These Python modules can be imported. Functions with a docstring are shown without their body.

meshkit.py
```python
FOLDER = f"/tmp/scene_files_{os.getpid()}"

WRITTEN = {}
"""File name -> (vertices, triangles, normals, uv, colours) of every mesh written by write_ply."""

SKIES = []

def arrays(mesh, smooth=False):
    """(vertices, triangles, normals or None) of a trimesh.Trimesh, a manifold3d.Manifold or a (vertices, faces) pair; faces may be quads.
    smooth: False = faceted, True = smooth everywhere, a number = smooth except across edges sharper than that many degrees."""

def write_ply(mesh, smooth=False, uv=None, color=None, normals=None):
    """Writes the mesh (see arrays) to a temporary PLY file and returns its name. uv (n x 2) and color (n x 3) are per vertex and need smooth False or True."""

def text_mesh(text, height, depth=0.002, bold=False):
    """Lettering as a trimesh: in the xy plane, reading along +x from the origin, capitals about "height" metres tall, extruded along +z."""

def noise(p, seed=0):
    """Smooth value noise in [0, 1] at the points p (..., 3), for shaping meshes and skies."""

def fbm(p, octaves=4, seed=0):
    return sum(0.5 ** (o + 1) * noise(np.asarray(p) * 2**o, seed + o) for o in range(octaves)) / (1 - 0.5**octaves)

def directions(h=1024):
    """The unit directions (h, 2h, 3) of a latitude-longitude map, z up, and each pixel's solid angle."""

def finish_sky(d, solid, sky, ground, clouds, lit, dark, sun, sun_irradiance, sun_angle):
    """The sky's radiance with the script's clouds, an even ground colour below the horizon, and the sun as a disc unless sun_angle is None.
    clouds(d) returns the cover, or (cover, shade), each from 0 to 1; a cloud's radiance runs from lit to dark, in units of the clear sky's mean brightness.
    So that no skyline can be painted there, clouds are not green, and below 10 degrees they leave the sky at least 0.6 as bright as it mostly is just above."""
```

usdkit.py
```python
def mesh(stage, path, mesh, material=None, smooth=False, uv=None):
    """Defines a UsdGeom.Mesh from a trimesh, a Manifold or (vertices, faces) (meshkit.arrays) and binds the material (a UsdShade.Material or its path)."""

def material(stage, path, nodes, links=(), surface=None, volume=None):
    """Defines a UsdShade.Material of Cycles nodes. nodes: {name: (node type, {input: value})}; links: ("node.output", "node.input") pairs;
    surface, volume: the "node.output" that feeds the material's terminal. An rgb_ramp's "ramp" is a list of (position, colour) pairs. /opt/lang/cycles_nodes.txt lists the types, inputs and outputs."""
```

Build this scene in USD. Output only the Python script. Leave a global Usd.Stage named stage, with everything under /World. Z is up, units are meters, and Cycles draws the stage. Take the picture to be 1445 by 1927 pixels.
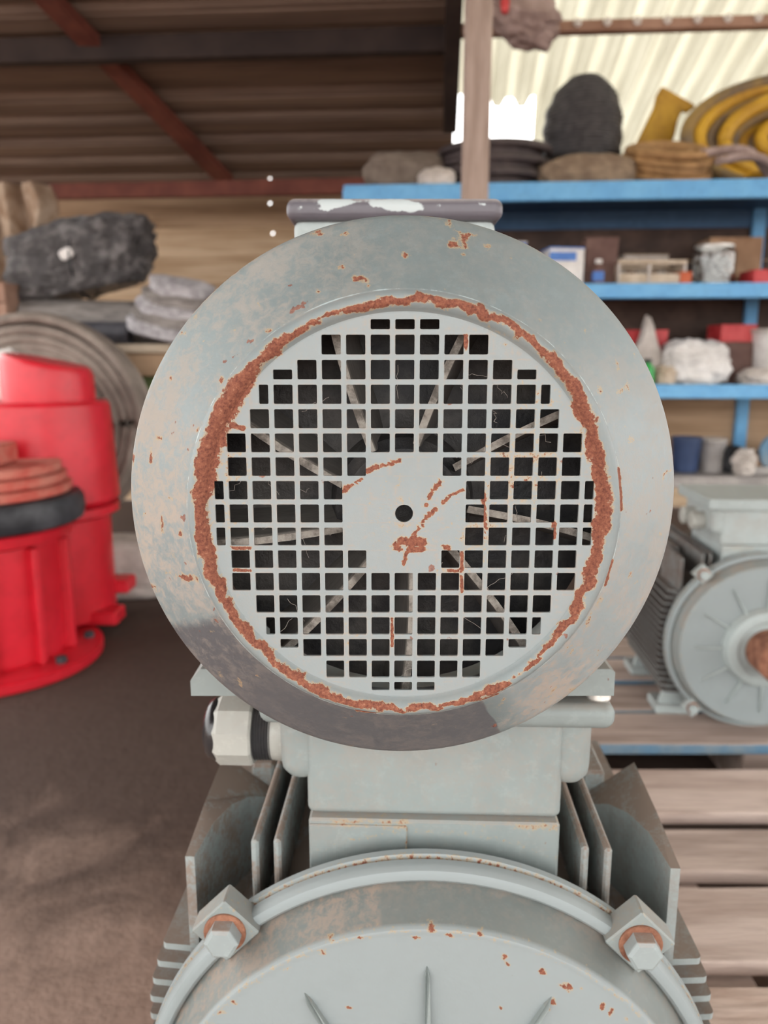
import math, random
import numpy as np, trimesh, manifold3d as m3, shapely.geometry as sg
import usdkit, meshkit
from meshkit import fbm, noise as vnoise
from pxr import Usd, UsdGeom, UsdLux, UsdShade, Gf, Sdf, Vt

stage = Usd.Stage.CreateInMemory()
UsdGeom.SetStageUpAxis(stage, 'Z')
UsdGeom.SetStageMetersPerUnit(stage, 1.0)
UsdGeom.Xform.Define(stage, '/World')
rng = np.random.default_rng(7)
random.seed(7)

# ------------------------------------------------------------------ camera
CAMZ, F, TILT = 0.95, 1449.0, math.radians(11.2)
cam = UsdGeom.Camera.Define(stage, '/World/camera')
cam.AddTranslateOp().Set(Gf.Vec3d(0, 0, CAMZ))
cam.AddRotateXOp().Set(90 - math.degrees(TILT))
cam.CreateHorizontalApertureAttr(24.0)
cam.CreateVerticalApertureAttr(24.0 * 1927 / 1445)
cam.CreateFocalLengthAttr(24.0 * F / 1445)
cam.CreateFStopAttr(24.0 * F / 1445 / 3.85)
cam.CreateFocusDistanceAttr(0.452)
cam.CreateClippingRangeAttr(Gf.Vec2f(0.02, 1000))
cam.CreateExposureAttr(-0.55)

# ------------------------------------------------------------------ sky: a bright overcast day outside the open shed
dome = UsdLux.DomeLight.Define(stage, '/World/sky')
dome.CreateColorAttr(Gf.Vec3f(1.0, 0.985, 0.965))
dome.CreateIntensityAttr(2.1)


def at(px, py, d):
    """The point at distance d (world y) seen at a pixel of the 1445 x 1927 frame."""
    x, u = (px - 722.5) / F, (963.5 - py) / F
    dy, dz = math.cos(TILT) + u * math.sin(TILT), -math.sin(TILT) + u * math.cos(TILT)
    return np.array([x * d / dy, d, CAMZ + dz * d / dy])


# ------------------------------------------------------------------ node graphs
class G:
    def __init__(s):
        s.n, s.l, s.i = {}, [], 0

    def add(s, kind, out, **kw):
        s.i += 1
        name = f'n{s.i}'
        inputs = {}
        for k, v in kw.items():
            if isinstance(v, str) and '.' in v:
                s.l.append((v, f'{name}.{k}'))
            else:
                inputs[k] = v
        s.n[name] = (kind, inputs)
        return f'{name}.{out}'

    def obj(s):
        return s.add('texture_coordinate', 'object')

    def noise(s, scale, detail=4, rough=0.55, vec=None, dist=0.0):
        return s.add('noise_texture', 'fac', vector=vec or s.obj(), scale=scale, detail=detail, roughness=rough, distortion=dist)

    def step(s, v, a, b):
        return s.add('map_range', 'result', range_type='smoothstep', value=v, from_min=a, from_max=b, to_min=0.0, to_max=1.0, clamp=True)

    def mix(s, f, a, b, mode='mix'):
        return s.add('mix', 'color', mix_type=mode, fac=f, color1=a, color2=b)

    def math(s, op, a, b=0.0, c=0.0):
        return s.add('math', 'value', math_type=op, value1=a, value2=b, value3=c)

    def stretch(s, sx, sy, sz):
        return s.add('mapping', 'vector', vector=s.obj(), scale=(sx, sy, sz))

    def attr(s, name):
        c = s.add('attribute', 'color', attribute=name)
        n = s.add('separate_color', 'r', color=c).split('.')[0]
        return f'{n}.r', f'{n}.g', f'{n}.b'

    def bump(s, h, strength, dist):
        return s.add('bump', 'normal', height=h, strength=strength, distance=dist)

    def done(s, name, **kw):
        bs = s.add('principled_bsdf', 'BSDF', **kw)
        return usdkit.material(stage, '/World/Looks/' + name, s.n, s.l, surface=bs)


def sr(r, g, b):
    return tuple((c / 255 / 12.92 if c / 255 < 0.04045 else ((c / 255 + 0.055) / 1.055) ** 2.4) for c in (r, g, b))


def m_paint(name, base, dust=(0.30, 0.235, 0.19), dust_amt=0.5, spots=0.70, rough=0.5, top_dust=0.6, scale=1.0, bump=0.15, chip=None):
    """Machine enamel, rubbed and dusty, with rust where the mesh's wear attribute says (r rust, g dust, b bare or chipped)."""
    g = G()
    r, d, b = g.attr('wear')
    dark_tone, pale_tone, _ = g.attr('tone')  # tone attribute: r darkens the base colour, g pales it
    big, fine, grit = g.noise(7 * scale, 5, 0.6), g.noise(90 * scale, 8, 0.75), g.noise(520 * scale, 4, 0.7)
    col = g.mix(g.step(big, 0.3, 0.7), tuple(c * 0.90 for c in base), tuple(min(1, c * 1.08) for c in base))
    col = g.mix(g.math('multiply', g.step(fine, 0.50, 0.66), 0.40), col, tuple(min(1, c * 1.25) for c in base))
    col = g.mix(g.math('multiply', pale_tone, g.step(big, 0.0, 0.5)), col, (0.252, 0.288, 0.292))
    col = g.mix(g.step(g.math('add', dark_tone, g.math('multiply', g.math('subtract', g.noise(24, 6, 0.65), 0.5), 0.55)), 0.40, 0.62), col, (0.088, 0.089, 0.095))
    # dust: in drifts, and lying on whatever faces up
    nz = g.add('separate_xyz', 'z', vector=g.add('geometry', 'normal'))
    up = g.math('multiply', g.step(nz, 0.35, 0.95), top_dust)
    dn = g.math('add', g.math('multiply', g.noise(22 * scale, 4, 0.6), 0.45), g.math('multiply', g.noise(150 * scale, 6, 0.75, dist=0.45), 0.55))
    dm = g.math('add', g.math('multiply', d, g.step(dn, 0.43, 0.58)), g.math('multiply', g.step(dn, 0.50, 0.75), dust_amt * 0.5))
    dm = g.math('minimum', g.math('add', dm, g.math('multiply', up, g.step(dn, 0.2, 0.6))), 0.92)
    col = g.mix(dm, col, dust)
    col = g.mix(g.step(g.math('add', b, g.math('multiply', g.math('subtract', fine, 0.5), 1.2)), 0.55, 0.65), col, chip or tuple(min(.6, c * 1.9 + .08) for c in base))
    # yellowed halo, then rust
    rn = g.math('add', r, g.math('multiply', g.math('subtract', g.noise(230 * scale, 6, 0.75), 0.5), 1.7))
    sp = g.step(g.noise(95 * scale, 3, 0.5), spots, spots + 0.03)
    col = g.mix(g.math('multiply', g.step(rn, 0.26, 0.48), 0.6), col, (0.40, 0.285, 0.15))
    rust = g.add('rgb_ramp', 'color', fac=grit, ramp=[(0.28, (0.085, 0.026, 0.017)), (0.48, (0.185, 0.062, 0.038)), (0.62, (0.25, 0.095, 0.055)), (0.76, (0.40, 0.21, 0.14))])
    rm = g.math('maximum', g.step(rn, 0.49, 0.55), g.math('multiply', sp, 0.8))
    col = g.mix(rm, col, rust)
    h = g.math('add', g.math('multiply', grit, g.math('add', g.math('multiply', rm, 1.5), 0.25)), g.math('multiply', fine, 0.5))
    rr = g.math('add', g.math('multiply', g.math('maximum', rm, dm), 0.4), rough)
    return g.done(name, base_color=col, roughness=rr, specular_ior_level=0.4, normal=g.bump(h, bump, 0.002))


def m_plain(name, a, b, scale=12, rough=0.6, metallic=0.0, bump=0.2, bscale=None, stretch=None, spec=0.4, lo=0.35, hi=0.65, dist=0.01, detail=6, **kw):
    g = G()
    vec = g.stretch(*stretch) if stretch else g.obj()
    n1 = g.noise(scale, detail, 0.6, vec)
    n2 = g.noise(bscale or scale * 6, 5, 0.6, vec)
    col = g.mix(g.step(n1, lo, hi), a, b)
    col = g.mix(g.math('multiply', g.step(n2, 0.45, 0.75), 0.3), col, tuple(c * 0.6 for c in a))
    return g.done(name, base_color=col, roughness=rough, metallic=metallic, specular_ior_level=spec, normal=g.bump(g.math('add', n1, n2), bump, dist), **kw)


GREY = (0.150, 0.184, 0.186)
M = {}
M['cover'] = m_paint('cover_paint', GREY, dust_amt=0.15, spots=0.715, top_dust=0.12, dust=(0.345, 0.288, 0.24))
M['paint'] = m_paint('motor_paint', (0.222, 0.257, 0.252), dust_amt=0.25, spots=0.745, top_dust=0.55)
M['shield'] = m_paint('shield_paint', (0.150, 0.172, 0.165), dust_amt=0.15, spots=0.745, top_dust=0.10)  # dark base carries the painted shade of the shoulder band
M['far_shield'] = m_paint('far_shield_paint', (0.20, 0.225, 0.22), dust_amt=0.15, spots=0.8, top_dust=0.10)  # far motor's band has its shade in the base colour too
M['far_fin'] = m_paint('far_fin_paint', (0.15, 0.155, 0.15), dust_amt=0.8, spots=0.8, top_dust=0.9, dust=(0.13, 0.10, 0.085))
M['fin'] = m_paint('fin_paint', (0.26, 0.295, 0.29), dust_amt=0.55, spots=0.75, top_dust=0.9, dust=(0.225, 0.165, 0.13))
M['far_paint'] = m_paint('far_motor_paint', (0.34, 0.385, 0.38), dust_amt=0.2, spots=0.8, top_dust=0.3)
M['bolt'] = m_paint('bolt_paint', (0.27, 0.31, 0.31), dust_amt=0.1, spots=0.72, rough=0.35, top_dust=0.8, dust=(0.26, 0.15, 0.10))
M['fan'] = m_plain('fan_plastic', (0.022, 0.022, 0.024), (0.075, 0.069, 0.064), 25, 0.55)
g = G()
yy_ = g.add('separate_xyz', 'y', vector=g.obj())
str_ = g.noise(90, 6, 0.7, g.stretch(1, 4, 1))
edge_ = g.math('subtract', 1.0, g.step(g.math('add', yy_, g.math('multiply', str_, 0.006)), 0.0205, 0.0235))
M['blade_dust'] = g.done('dusty_fan_blade', base_color=g.mix(edge_, g.mix(str_, (0.045, 0.042, 0.04), (0.15, 0.135, 0.12)), g.mix(g.step(str_, 0.35, 0.65), (0.13, 0.115, 0.10), (0.42, 0.385, 0.34))), roughness=0.85)
M['lid'] = m_paint('chipped_lid', (0.115, 0.105, 0.12), dust_amt=0.0, spots=0.8, top_dust=0.8, dust=(0.44, 0.40, 0.38), rough=0.4, chip=(0.47, 0.52, 0.52))
M['gland'] = m_paint('gland_overspray', (0.05, 0.05, 0.052), dust_amt=0.2, spots=0.85, top_dust=0.2, rough=0.35, chip=(.35, .36, .34))
M['gland_light'] = m_paint('gland_nut_overspray', (0.36, 0.365, 0.335), dust_amt=0.35, spots=0.85, top_dust=0.3, rough=0.45)
M['cap'] = m_plain('black_gland_cap', (0.008, 0.008, 0.009), (0.018, 0.018, 0.02), 20, 0.22, spec=0.6, bump=0.05)
M['rust'] = m_plain('rusty_steel', (0.16, 0.06, 0.035), (0.33, 0.15, 0.09), 40, 0.8, bump=0.4)
g = G()
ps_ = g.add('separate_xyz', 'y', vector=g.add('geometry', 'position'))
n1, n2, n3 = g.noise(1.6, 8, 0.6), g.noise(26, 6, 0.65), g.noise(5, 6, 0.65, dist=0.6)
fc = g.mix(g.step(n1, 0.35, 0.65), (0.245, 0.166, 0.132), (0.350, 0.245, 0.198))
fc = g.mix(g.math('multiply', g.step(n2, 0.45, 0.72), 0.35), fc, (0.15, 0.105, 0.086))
fc = g.mix(g.math('multiply', g.step(g.math('add', ps_, g.math('multiply', n3, 1.1)), 1.45, 2.1), 0.88), fc, (0.045, 0.030, 0.025))   # darker floor towards the back, along a ragged noise edge
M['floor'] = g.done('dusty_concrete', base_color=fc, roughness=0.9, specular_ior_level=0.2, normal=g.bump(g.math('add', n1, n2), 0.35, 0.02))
M['pallet'] = m_plain('pallet_wood', (0.38, 0.285, 0.24), (0.54, 0.43, 0.375), 5, 0.85, stretch=(0.5, 5, 5), bump=0.35, bscale=30)
M['pallet_b'] = m_plain('pallet_wood_dark', (0.30, 0.225, 0.19), (0.46, 0.36, 0.31), 6, 0.85, stretch=(0.5, 5, 5), bump=0.35, bscale=30)
M['pallet_c'] = m_plain('pallet_wood_worn', (0.42, 0.30, 0.24), (0.58, 0.45, 0.38), 8, 0.85, stretch=(0.6, 5, 5), bump=0.5, bscale=25)
M['blue_edge'] = m_plain('worn_blue_paint', (0.10, 0.21, 0.32), (0.20, 0.25, 0.28), 9, 0.6)
M['blue'] = m_plain('rack_blue', (0.11, 0.33, 0.60), (0.15, 0.40, 0.66), 7, 0.5, lo=0.3, hi=0.7, bump=0.1)
M['navy'] = m_plain('rack_blue_deep', (0.03, 0.085, 0.17), (0.045, 0.11, 0.21), 7, 0.6)
M['roof'] = m_plain('roof_sheet_brown', (0.115, 0.075, 0.055), (0.19, 0.13, 0.095), 2.2, 0.8, stretch=(0.25, 3, 3), bump=0.1)
M['roof_b'] = m_plain('roof_sheet_pale', (0.14, 0.095, 0.07), (0.22, 0.155, 0.115), 2.5, 0.8, stretch=(0.25, 3, 3), bump=0.1)
M['dark_wood'] = m_plain('dark_timber', (0.022, 0.014, 0.013), (0.04, 0.026, 0.022), 4, 0.85)
M['red_oxide'] = m_plain('red_oxide_steel', (0.11, 0.028, 0.018), (0.17, 0.048, 0.03), 6, 0.75)
M['wall'] = m_plain('wall_timber', (0.42, 0.28, 0.165), (0.62, 0.46, 0.31), 3, 0.85, stretch=(0.3, 3, 5))
M['wall_b'] = m_plain('wall_timber_dark', (0.28, 0.175, 0.10), (0.42, 0.28, 0.175), 3, 0.85, stretch=(0.3, 3, 5))
M['side_wall'] = m_plain('side_wall_sheet', (0.05, 0.035, 0.03), (0.08, 0.058, 0.048), 3, 0.8)
M['post'] = m_plain('post_timber', (0.29, 0.215, 0.175), (0.40, 0.31, 0.26), 6, 0.85, stretch=(5, 5, 0.5))
M['red'] = m_plain('red_enamel', (0.50, 0.008, 0.018), (0.62, 0.014, 0.03), 4, 0.38, bump=0.04, spec=0.5)
M['red_dusty'] = m_plain('dusty_red', (0.48, 0.075, 0.055), (0.52, 0.20, 0.15), 9, 0.8)
M['rubber'] = m_plain('black_rubber', (0.016, 0.016, 0.020), (0.06, 0.06, 0.068), 9, 0.5)
M['hose_grey'] = m_plain('grey_hose', (0.19, 0.155, 0.13), (0.28, 0.235, 0.20), 8, 0.75)
M['black_wrap'] = m_plain('black_plastic_wrap', (0.11, 0.10, 0.10), (0.34, 0.315, 0.31), 16, 0.26, bump=1.0, spec=0.6, dist=0.03, lo=0.45, hi=0.7)  # grey patches put the plastic's sheen into the colour
M['tarp'] = m_plain('grey_tarp', (0.17, 0.15, 0.14), (0.30, 0.27, 0.25), 9, 0.6, stretch=(1, 5, 5), bump=0.4)
M['tarp_dark'] = m_plain('dark_tarp', (0.045, 0.045, 0.058), (0.09, 0.088, 0.10), 9, 0.55, bump=0.4)
M['tarp_pale'] = m_plain('pale_tarp', (0.30, 0.28, 0.29), (0.48, 0.46, 0.47), 9, 0.5, stretch=(4, 1, 4), bump=0.4)
M['burlap'] = m_plain('tan_sacking', (0.28, 0.185, 0.12), (0.46, 0.35, 0.26), 12, 0.9, bump=0.6)
M['brown_sack'] = m_plain('brown_sacking', (0.16, 0.11, 0.075), (0.26, 0.19, 0.13), 12, 0.9, bump=0.5)
M['grey_sack'] = m_plain('grey_brown_sacking', (0.13, 0.10, 0.08), (0.20, 0.16, 0.13), 12, 0.9, bump=0.5)
M['wire'] = m_plain('black_wire', (0.028, 0.025, 0.028), (0.055, 0.05, 0.052), 30, 0.5)
M['dark_hose'] = m_plain('dark_hose', (0.045, 0.034, 0.036), (0.08, 0.062, 0.06), 14, 0.55)
M['orange_rope'] = m_plain('orange_brown_rope', (0.20, 0.105, 0.04), (0.36, 0.20, 0.085), 14, 0.8)
M['yellow'] = m_plain('yellow_hose', (0.36, 0.18, 0.010), (0.52, 0.30, 0.02), 7, 0.55, bump=0.1)
M['yellow_dirty'] = m_plain('dirty_yellow_hose', (0.13, 0.095, 0.065), (0.27, 0.17, 0.05), 6, 0.65, bump=0.1)
M['pink_rope'] = m_plain('dusty_pink_rope', (0.24, 0.17, 0.15), (0.36, 0.27, 0.25), 14, 0.85)
M['table'] = m_plain('pale_board', (0.36, 0.28, 0.20), (0.50, 0.41, 0.31), 5, 0.85, stretch=(0.5, 4, 4))
M['crate'] = m_plain('reddish_crate', (0.26, 0.145, 0.10), (0.36, 0.22, 0.16), 5, 0.85)
M['white'] = m_plain('white_plastic', (0.58, 0.55, 0.52), (0.74, 0.71, 0.68), 10, 0.5, bump=0.3)
M['white_dirty'] = m_plain('soiled_white', (0.42, 0.37, 0.33), (0.62, 0.56, 0.51), 10, 0.6, bump=0.4)
M['beige'] = m_plain('beige_card', (0.42, 0.33, 0.24), (0.56, 0.46, 0.36), 10, 0.8)
M['brown_card'] = m_plain('brown_card', (0.26, 0.15, 0.085), (0.38, 0.235, 0.14), 8, 0.85)
M['dark_card'] = m_plain('dark_brown_card', (0.105, 0.052, 0.042), (0.16, 0.09, 0.07), 10, 0.7)
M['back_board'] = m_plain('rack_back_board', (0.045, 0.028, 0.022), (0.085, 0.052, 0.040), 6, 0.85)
M['blue_label'] = m_plain('blue_print', (0.05, 0.15, 0.45), (0.09, 0.22, 0.55), 10, 0.5, bump=0.05)
M['red_box'] = m_plain('red_carton', (0.46, 0.03, 0.035), (0.58, 0.07, 0.07), 10, 0.5, bump=0.05)
M['orange_box'] = m_plain('orange_carton', (0.48, 0.09, 0.03), (0.56, 0.13, 0.05), 10, 0.6, bump=0.05)
M['green'] = m_plain('green_plastic', (0.02, 0.28, 0.05), (0.04, 0.36, 0.08), 10, 0.4, bump=0.05)
M['dull_green'] = m_plain('dull_green_plastic', (0.13, 0.20, 0.07), (0.2, 0.27, 0.11), 10, 0.6, bump=0.05)
M['navy_plastic'] = m_plain('navy_plastic', (0.02, 0.04, 0.10), (0.035, 0.06, 0.14), 10, 0.45, bump=0.05)
M['grey_metal'] = m_plain('grey_dusty_metal', (0.24, 0.22, 0.21), (0.36, 0.33, 0.31), 9, 0.6)
M['black'] = m_plain('black_plastic', (0.012, 0.012, 0.014), (0.03, 0.03, 0.032), 9, 0.45)
M['steel'] = m_plain('bright_screw', (0.50, 0.48, 0.44), (0.66, 0.64, 0.60), 60, 0.35, metallic=0.5, bump=0.1)
M['washer'] = m_plain('daylight_gap_pale', (0.55, 0.50, 0.46), (0.7, 0.66, 0.62), 40, 0.5)  # pale colour standing for daylight seen through gaps at the purlin
M['web'] = m_plain('cobweb', (0.30, 0.27, 0.24), (0.42, 0.38, 0.34), 40, 0.9)
g = G()
M['glass'] = g.done('clear_jar', base_color=(0.9, 0.92, 0.92), roughness=0.06, transmission_weight=1.0, ior=1.45)
# translucent roof sheet, glowing with the daylight above it
g = G()
n1 = g.noise(2.2, 6, 0.6, g.stretch(5, 0.6, 1))
tcol = g.mix(g.step(n1, 0.3, 0.7), (0.31, 0.288, 0.220), (0.40, 0.378, 0.300))
tr = g.add('translucent_bsdf', 'BSDF', color=tcol)
di = g.add('diffuse_bsdf', 'BSDF', color=g.mix(0.5, tcol, (0.6, 0.55, 0.4)))
mx = g.add('mix_closure', 'closure', fac=0.72, closure1=di, closure2=tr)
M['sheet'] = usdkit.material(stage, '/World/Looks/translucent_sheet', g.n, g.l, surface=mx)

# ------------------------------------------------------------------ mesh helpers
def tm(m):
    if hasattr(m, 'to_mesh'):
        q = m.to_mesh()
        return trimesh.Trimesh(np.array(q.vert_properties[:, :3]), np.array(q.tri_verts), process=False)
    return m


def cat(*ms):
    return trimesh.util.concatenate([tm(m) for m in ms])


def moved(m, t=(0, 0, 0), rz=0, rx=0, ry=0):
    m = tm(m).copy()
    for a, ax in ((rx, (1, 0, 0)), (ry, (0, 1, 0)), (rz, (0, 0, 1))):
        if a:
            m.apply_transform(trimesh.transformations.rotation_matrix(math.radians(a), ax))
    m.apply_translation(t)
    return m


def bx(x0, x1, y0, y1, z0, z1, c=0.0):
    """A box with chamfered edges."""
    if c <= 0:
        b = trimesh.creation.box((x1 - x0, y1 - y0, z1 - z0))
        b.apply_translation(((x0 + x1) / 2, (y0 + y1) / 2, (z0 + z1) / 2))
        return b
    p = []
    for x, sx in ((x0, 1), (x1, -1)):
        for y, sy in ((y0, 1), (y1, -1)):
            for z, sz in ((z0, 1), (z1, -1)):
                p += [(x, y + sy * c, z + sz * c), (x + sx * c, y, z + sz * c), (x + sx * c, y + sy * c, z)]
    return tm(m3.Manifold.hull_points(np.array(p, float)))


def rbox(x0, x1, y0, y1, z0, z1, r, seg=16):
    """A box with round edges."""
    s = m3.Manifold.sphere(r, seg)
    return tm(m3.Manifold.batch_hull([s.translate((x, y, z)) for x in (x0 + r, x1 - r) for y in (y0 + r, y1 - r) for z in (z0 + r, z1 - r)]))


def lathe(prof, seg=96, axis='z'):
    m = trimesh.creation.revolve(np.array(prof, float), sections=seg)
    if axis == 'y':   # profile (r, y)
        v = m.vertices.copy()
        m.vertices = np.stack([v[:, 0], v[:, 2], -v[:, 1]], 1)
    if axis == 'x':
        v = m.vertices.copy()
        m.vertices = np.stack([v[:, 2], v[:, 1], -v[:, 0]], 1)
    if m.volume < 0:
        m.invert()
    return m


def cyl(r, p0, p1, seg=24):
    return trimesh.creation.cylinder(r, segment=[p0, p1], sections=seg)


def tube(pts, r, sides=8, closed=False):
    p = np.asarray(pts, float)
    t = np.gradient(p, axis=0)
    t /= np.linalg.norm(t, axis=1, keepdims=True) + 1e-12
    up = np.array([0.0, 0.0, 1.0]) if abs(t[:, 2]).mean() < 0.8 else np.array([1.0, 0, 0])
    a = np.cross(t, up)
    a /= np.linalg.norm(a, axis=1, keepdims=True) + 1e-9
    b = np.cross(t, a)
    ang = np.arange(sides) * 2 * np.pi / sides
    R = np.broadcast_to(r, (len(p),))[:, None, None]
    v = p[:, None] + R * (np.cos(ang)[None, :, None] * a[:, None] + np.sin(ang)[None, :, None] * b[:, None])
    n = len(p)
    i, j = np.meshgrid(np.arange(n - 1), np.arange(sides), indexing='ij')
    q = np.stack([i * sides + j, i * sides + (j + 1) % sides, (i + 1) * sides + (j + 1) % sides, (i + 1) * sides + j], -1).reshape(-1, 4)
    f = np.vstack([q[:, [0, 1, 2]], q[:, [0, 2, 3]]])
    V = np.vstack([v.reshape(-1, 3), p[:1], p[-1:]])
    c0 = np.array([[n * sides, (k + 1) % sides, k] for k in range(sides)])
    c1 = np.array([[n * sides + 1, (n - 1) * sides + k, (n - 1) * sides + (k + 1) % sides] for k in range(sides)])
    return trimesh.Trimesh(V, np.vstack([f, c0, c1]), process=False)


def lump(sx, sy, sz, seed, amp=0.12, freq=3.0, power=0.7, sub=4, flat=True):
    """A soft sack: a rounded box, dented by noise, with a flat base at z = 0."""
    m = trimesh.creation.icosphere(sub)
    v = m.vertices
    v = np.sign(v) * np.abs(v) ** power
    d = (fbm(v * freq + seed * 7.3, 4, seed) - 0.5) * 2
    ridge = np.abs(fbm(v * freq * 1.7 + seed * 3.1, 3, seed + 9) - 0.5) * 2
    v = v * (1 + amp * (d[:, None] * 1.4 - ridge[:, None] * 0.8))
    v = v * (sx / 2, sy / 2, sz / 2)
    if flat:
        v[:, 2] = np.maximum(v[:, 2], -sz * 0.42)
        v[:, 2] += sz * 0.42
    m.vertices = v
    return m


def prism(poly, y0, y1):
    """A polygon drawn in (x, z), extruded from y0 to y1."""
    p = sg.Polygon(poly) if not hasattr(poly, 'exterior') else poly
    m = trimesh.creation.extrude_polygon(p, y1 - y0, engine='earcut')
    v = m.vertices.copy()
    m.vertices = np.stack([v[:, 0], v[:, 2] + y0, v[:, 1]], 1)
    m.invert()
    return m


# ------------------------------------------------------------------ prims
used = {}


def numbered(parent, name):
    k = used.get((parent, name), 0)
    used[(parent, name)] = k + 1
    return name if k == 0 else f'{name}_{k:03d}'


def thing(name, label=None, category=None, loc=(0, 0, 0), rz=0, ry=0, group=None, kind=None):
    x = UsdGeom.Xform.Define(stage, '/World/' + numbered('/World', name))
    x.AddTranslateOp().Set(Gf.Vec3d(*map(float, loc)))
    if rz:
        x.AddRotateZOp().Set(rz)
    if ry:
        x.AddRotateYOp().Set(ry)
    p = x.GetPrim()
    for k, v in (('label', label), ('category', category), ('group', group), ('kind', kind)):
        if v:
            p.SetCustomDataByKey(k, v)
    return p


def part(parent, name, mesh, mat, smooth=35, wear=None, label=None, kind=None, tone=None):
    base = str(parent.GetPath()) if parent else '/World'
    path = base + '/' + numbered(base, name)
    v, f, n = meshkit.arrays(tm(mesh), smooth)
    if n is None:
        u = usdkit.mesh(stage, path, (v, f), M[mat])
    else:
        u = UsdGeom.Mesh.Define(stage, path)
        u.CreatePointsAttr(Vt.Vec3fArray.FromNumpy(v.astype(np.float32)))
        u.CreateFaceVertexCountsAttr(Vt.IntArray.FromNumpy(np.full(len(f), 3, np.int32)))
        u.CreateFaceVertexIndicesAttr(Vt.IntArray.FromNumpy(f.astype(np.int32).ravel()))
        u.CreateSubdivisionSchemeAttr('none')
        u.CreateNormalsAttr(Vt.Vec3fArray.FromNumpy(n.astype(np.float32)))
        u.SetNormalsInterpolation('vertex')
        UsdShade.MaterialBindingAPI.Apply(u.GetPrim()).Bind(M[mat])
 
    for key, fn in (('wear', wear), ('tone', tone)):
        if fn is None:
            continue
        w = np.clip(fn(v), 0, 1).astype(np.float32)
        UsdGeom.PrimvarsAPI(u).CreatePrimvar(key, Sdf.ValueTypeNames.Color3fArray, 'vertex').Set(Vt.Vec3fArray.FromNumpy(w))
    p = u.GetPrim()
    if label:
        p.SetCustomDataByKey('label', label)
    if kind:
        p.SetCustomDataByKey('kind', kind)
    return p


def solo(name, mesh, mat, label, category, loc=(0, 0, 0), rz=0, smooth=35, **kw):
    """A thing that is one mesh: its mesh sits at the thing's base."""
    p = part(None, name, mesh, mat, smooth)
    x = UsdGeom.Xformable(p)
    x.AddTranslateOp().Set(Gf.Vec3d(*map(float, loc)))
    if rz:
        x.AddRotateZOp().Set(rz)
    for k, v in (('label', label), ('category', category), *kw.items()):
        if v:
            p.SetCustomDataByKey(k, v)
    return p


# ================================================================== THE SHED
YAW = -4.0                                              # the building stands turned a little from the camera
def roof_z(yb):
    return np.minimum(2.197 + 0.278 * (4.2 - yb), 3.198 - 0.18 * (0.6 - yb))


def b2w(xb, yb, z):
    a = math.radians(YAW)
    return np.array([xb * math.cos(a) - yb * math.sin(a), xb * math.sin(a) + yb * math.cos(a), z])


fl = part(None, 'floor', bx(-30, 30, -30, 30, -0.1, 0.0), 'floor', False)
fl.SetCustomDataByKey('kind', 'structure')
fl.SetCustomDataByKey('label', 'dusty brown concrete floor of the shed')

def w2b(p):
    a = math.radians(-YAW)
    return p[0] * math.cos(a) - p[1] * math.sin(a), p[0] * math.sin(a) + p[1] * math.cos(a)


NAIL = min((at(507, 335.5, d) for d in np.linspace(4.3, 5.2, 400)), key=lambda p: abs(p[2] - roof_z(w2b(p)[1])))


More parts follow.
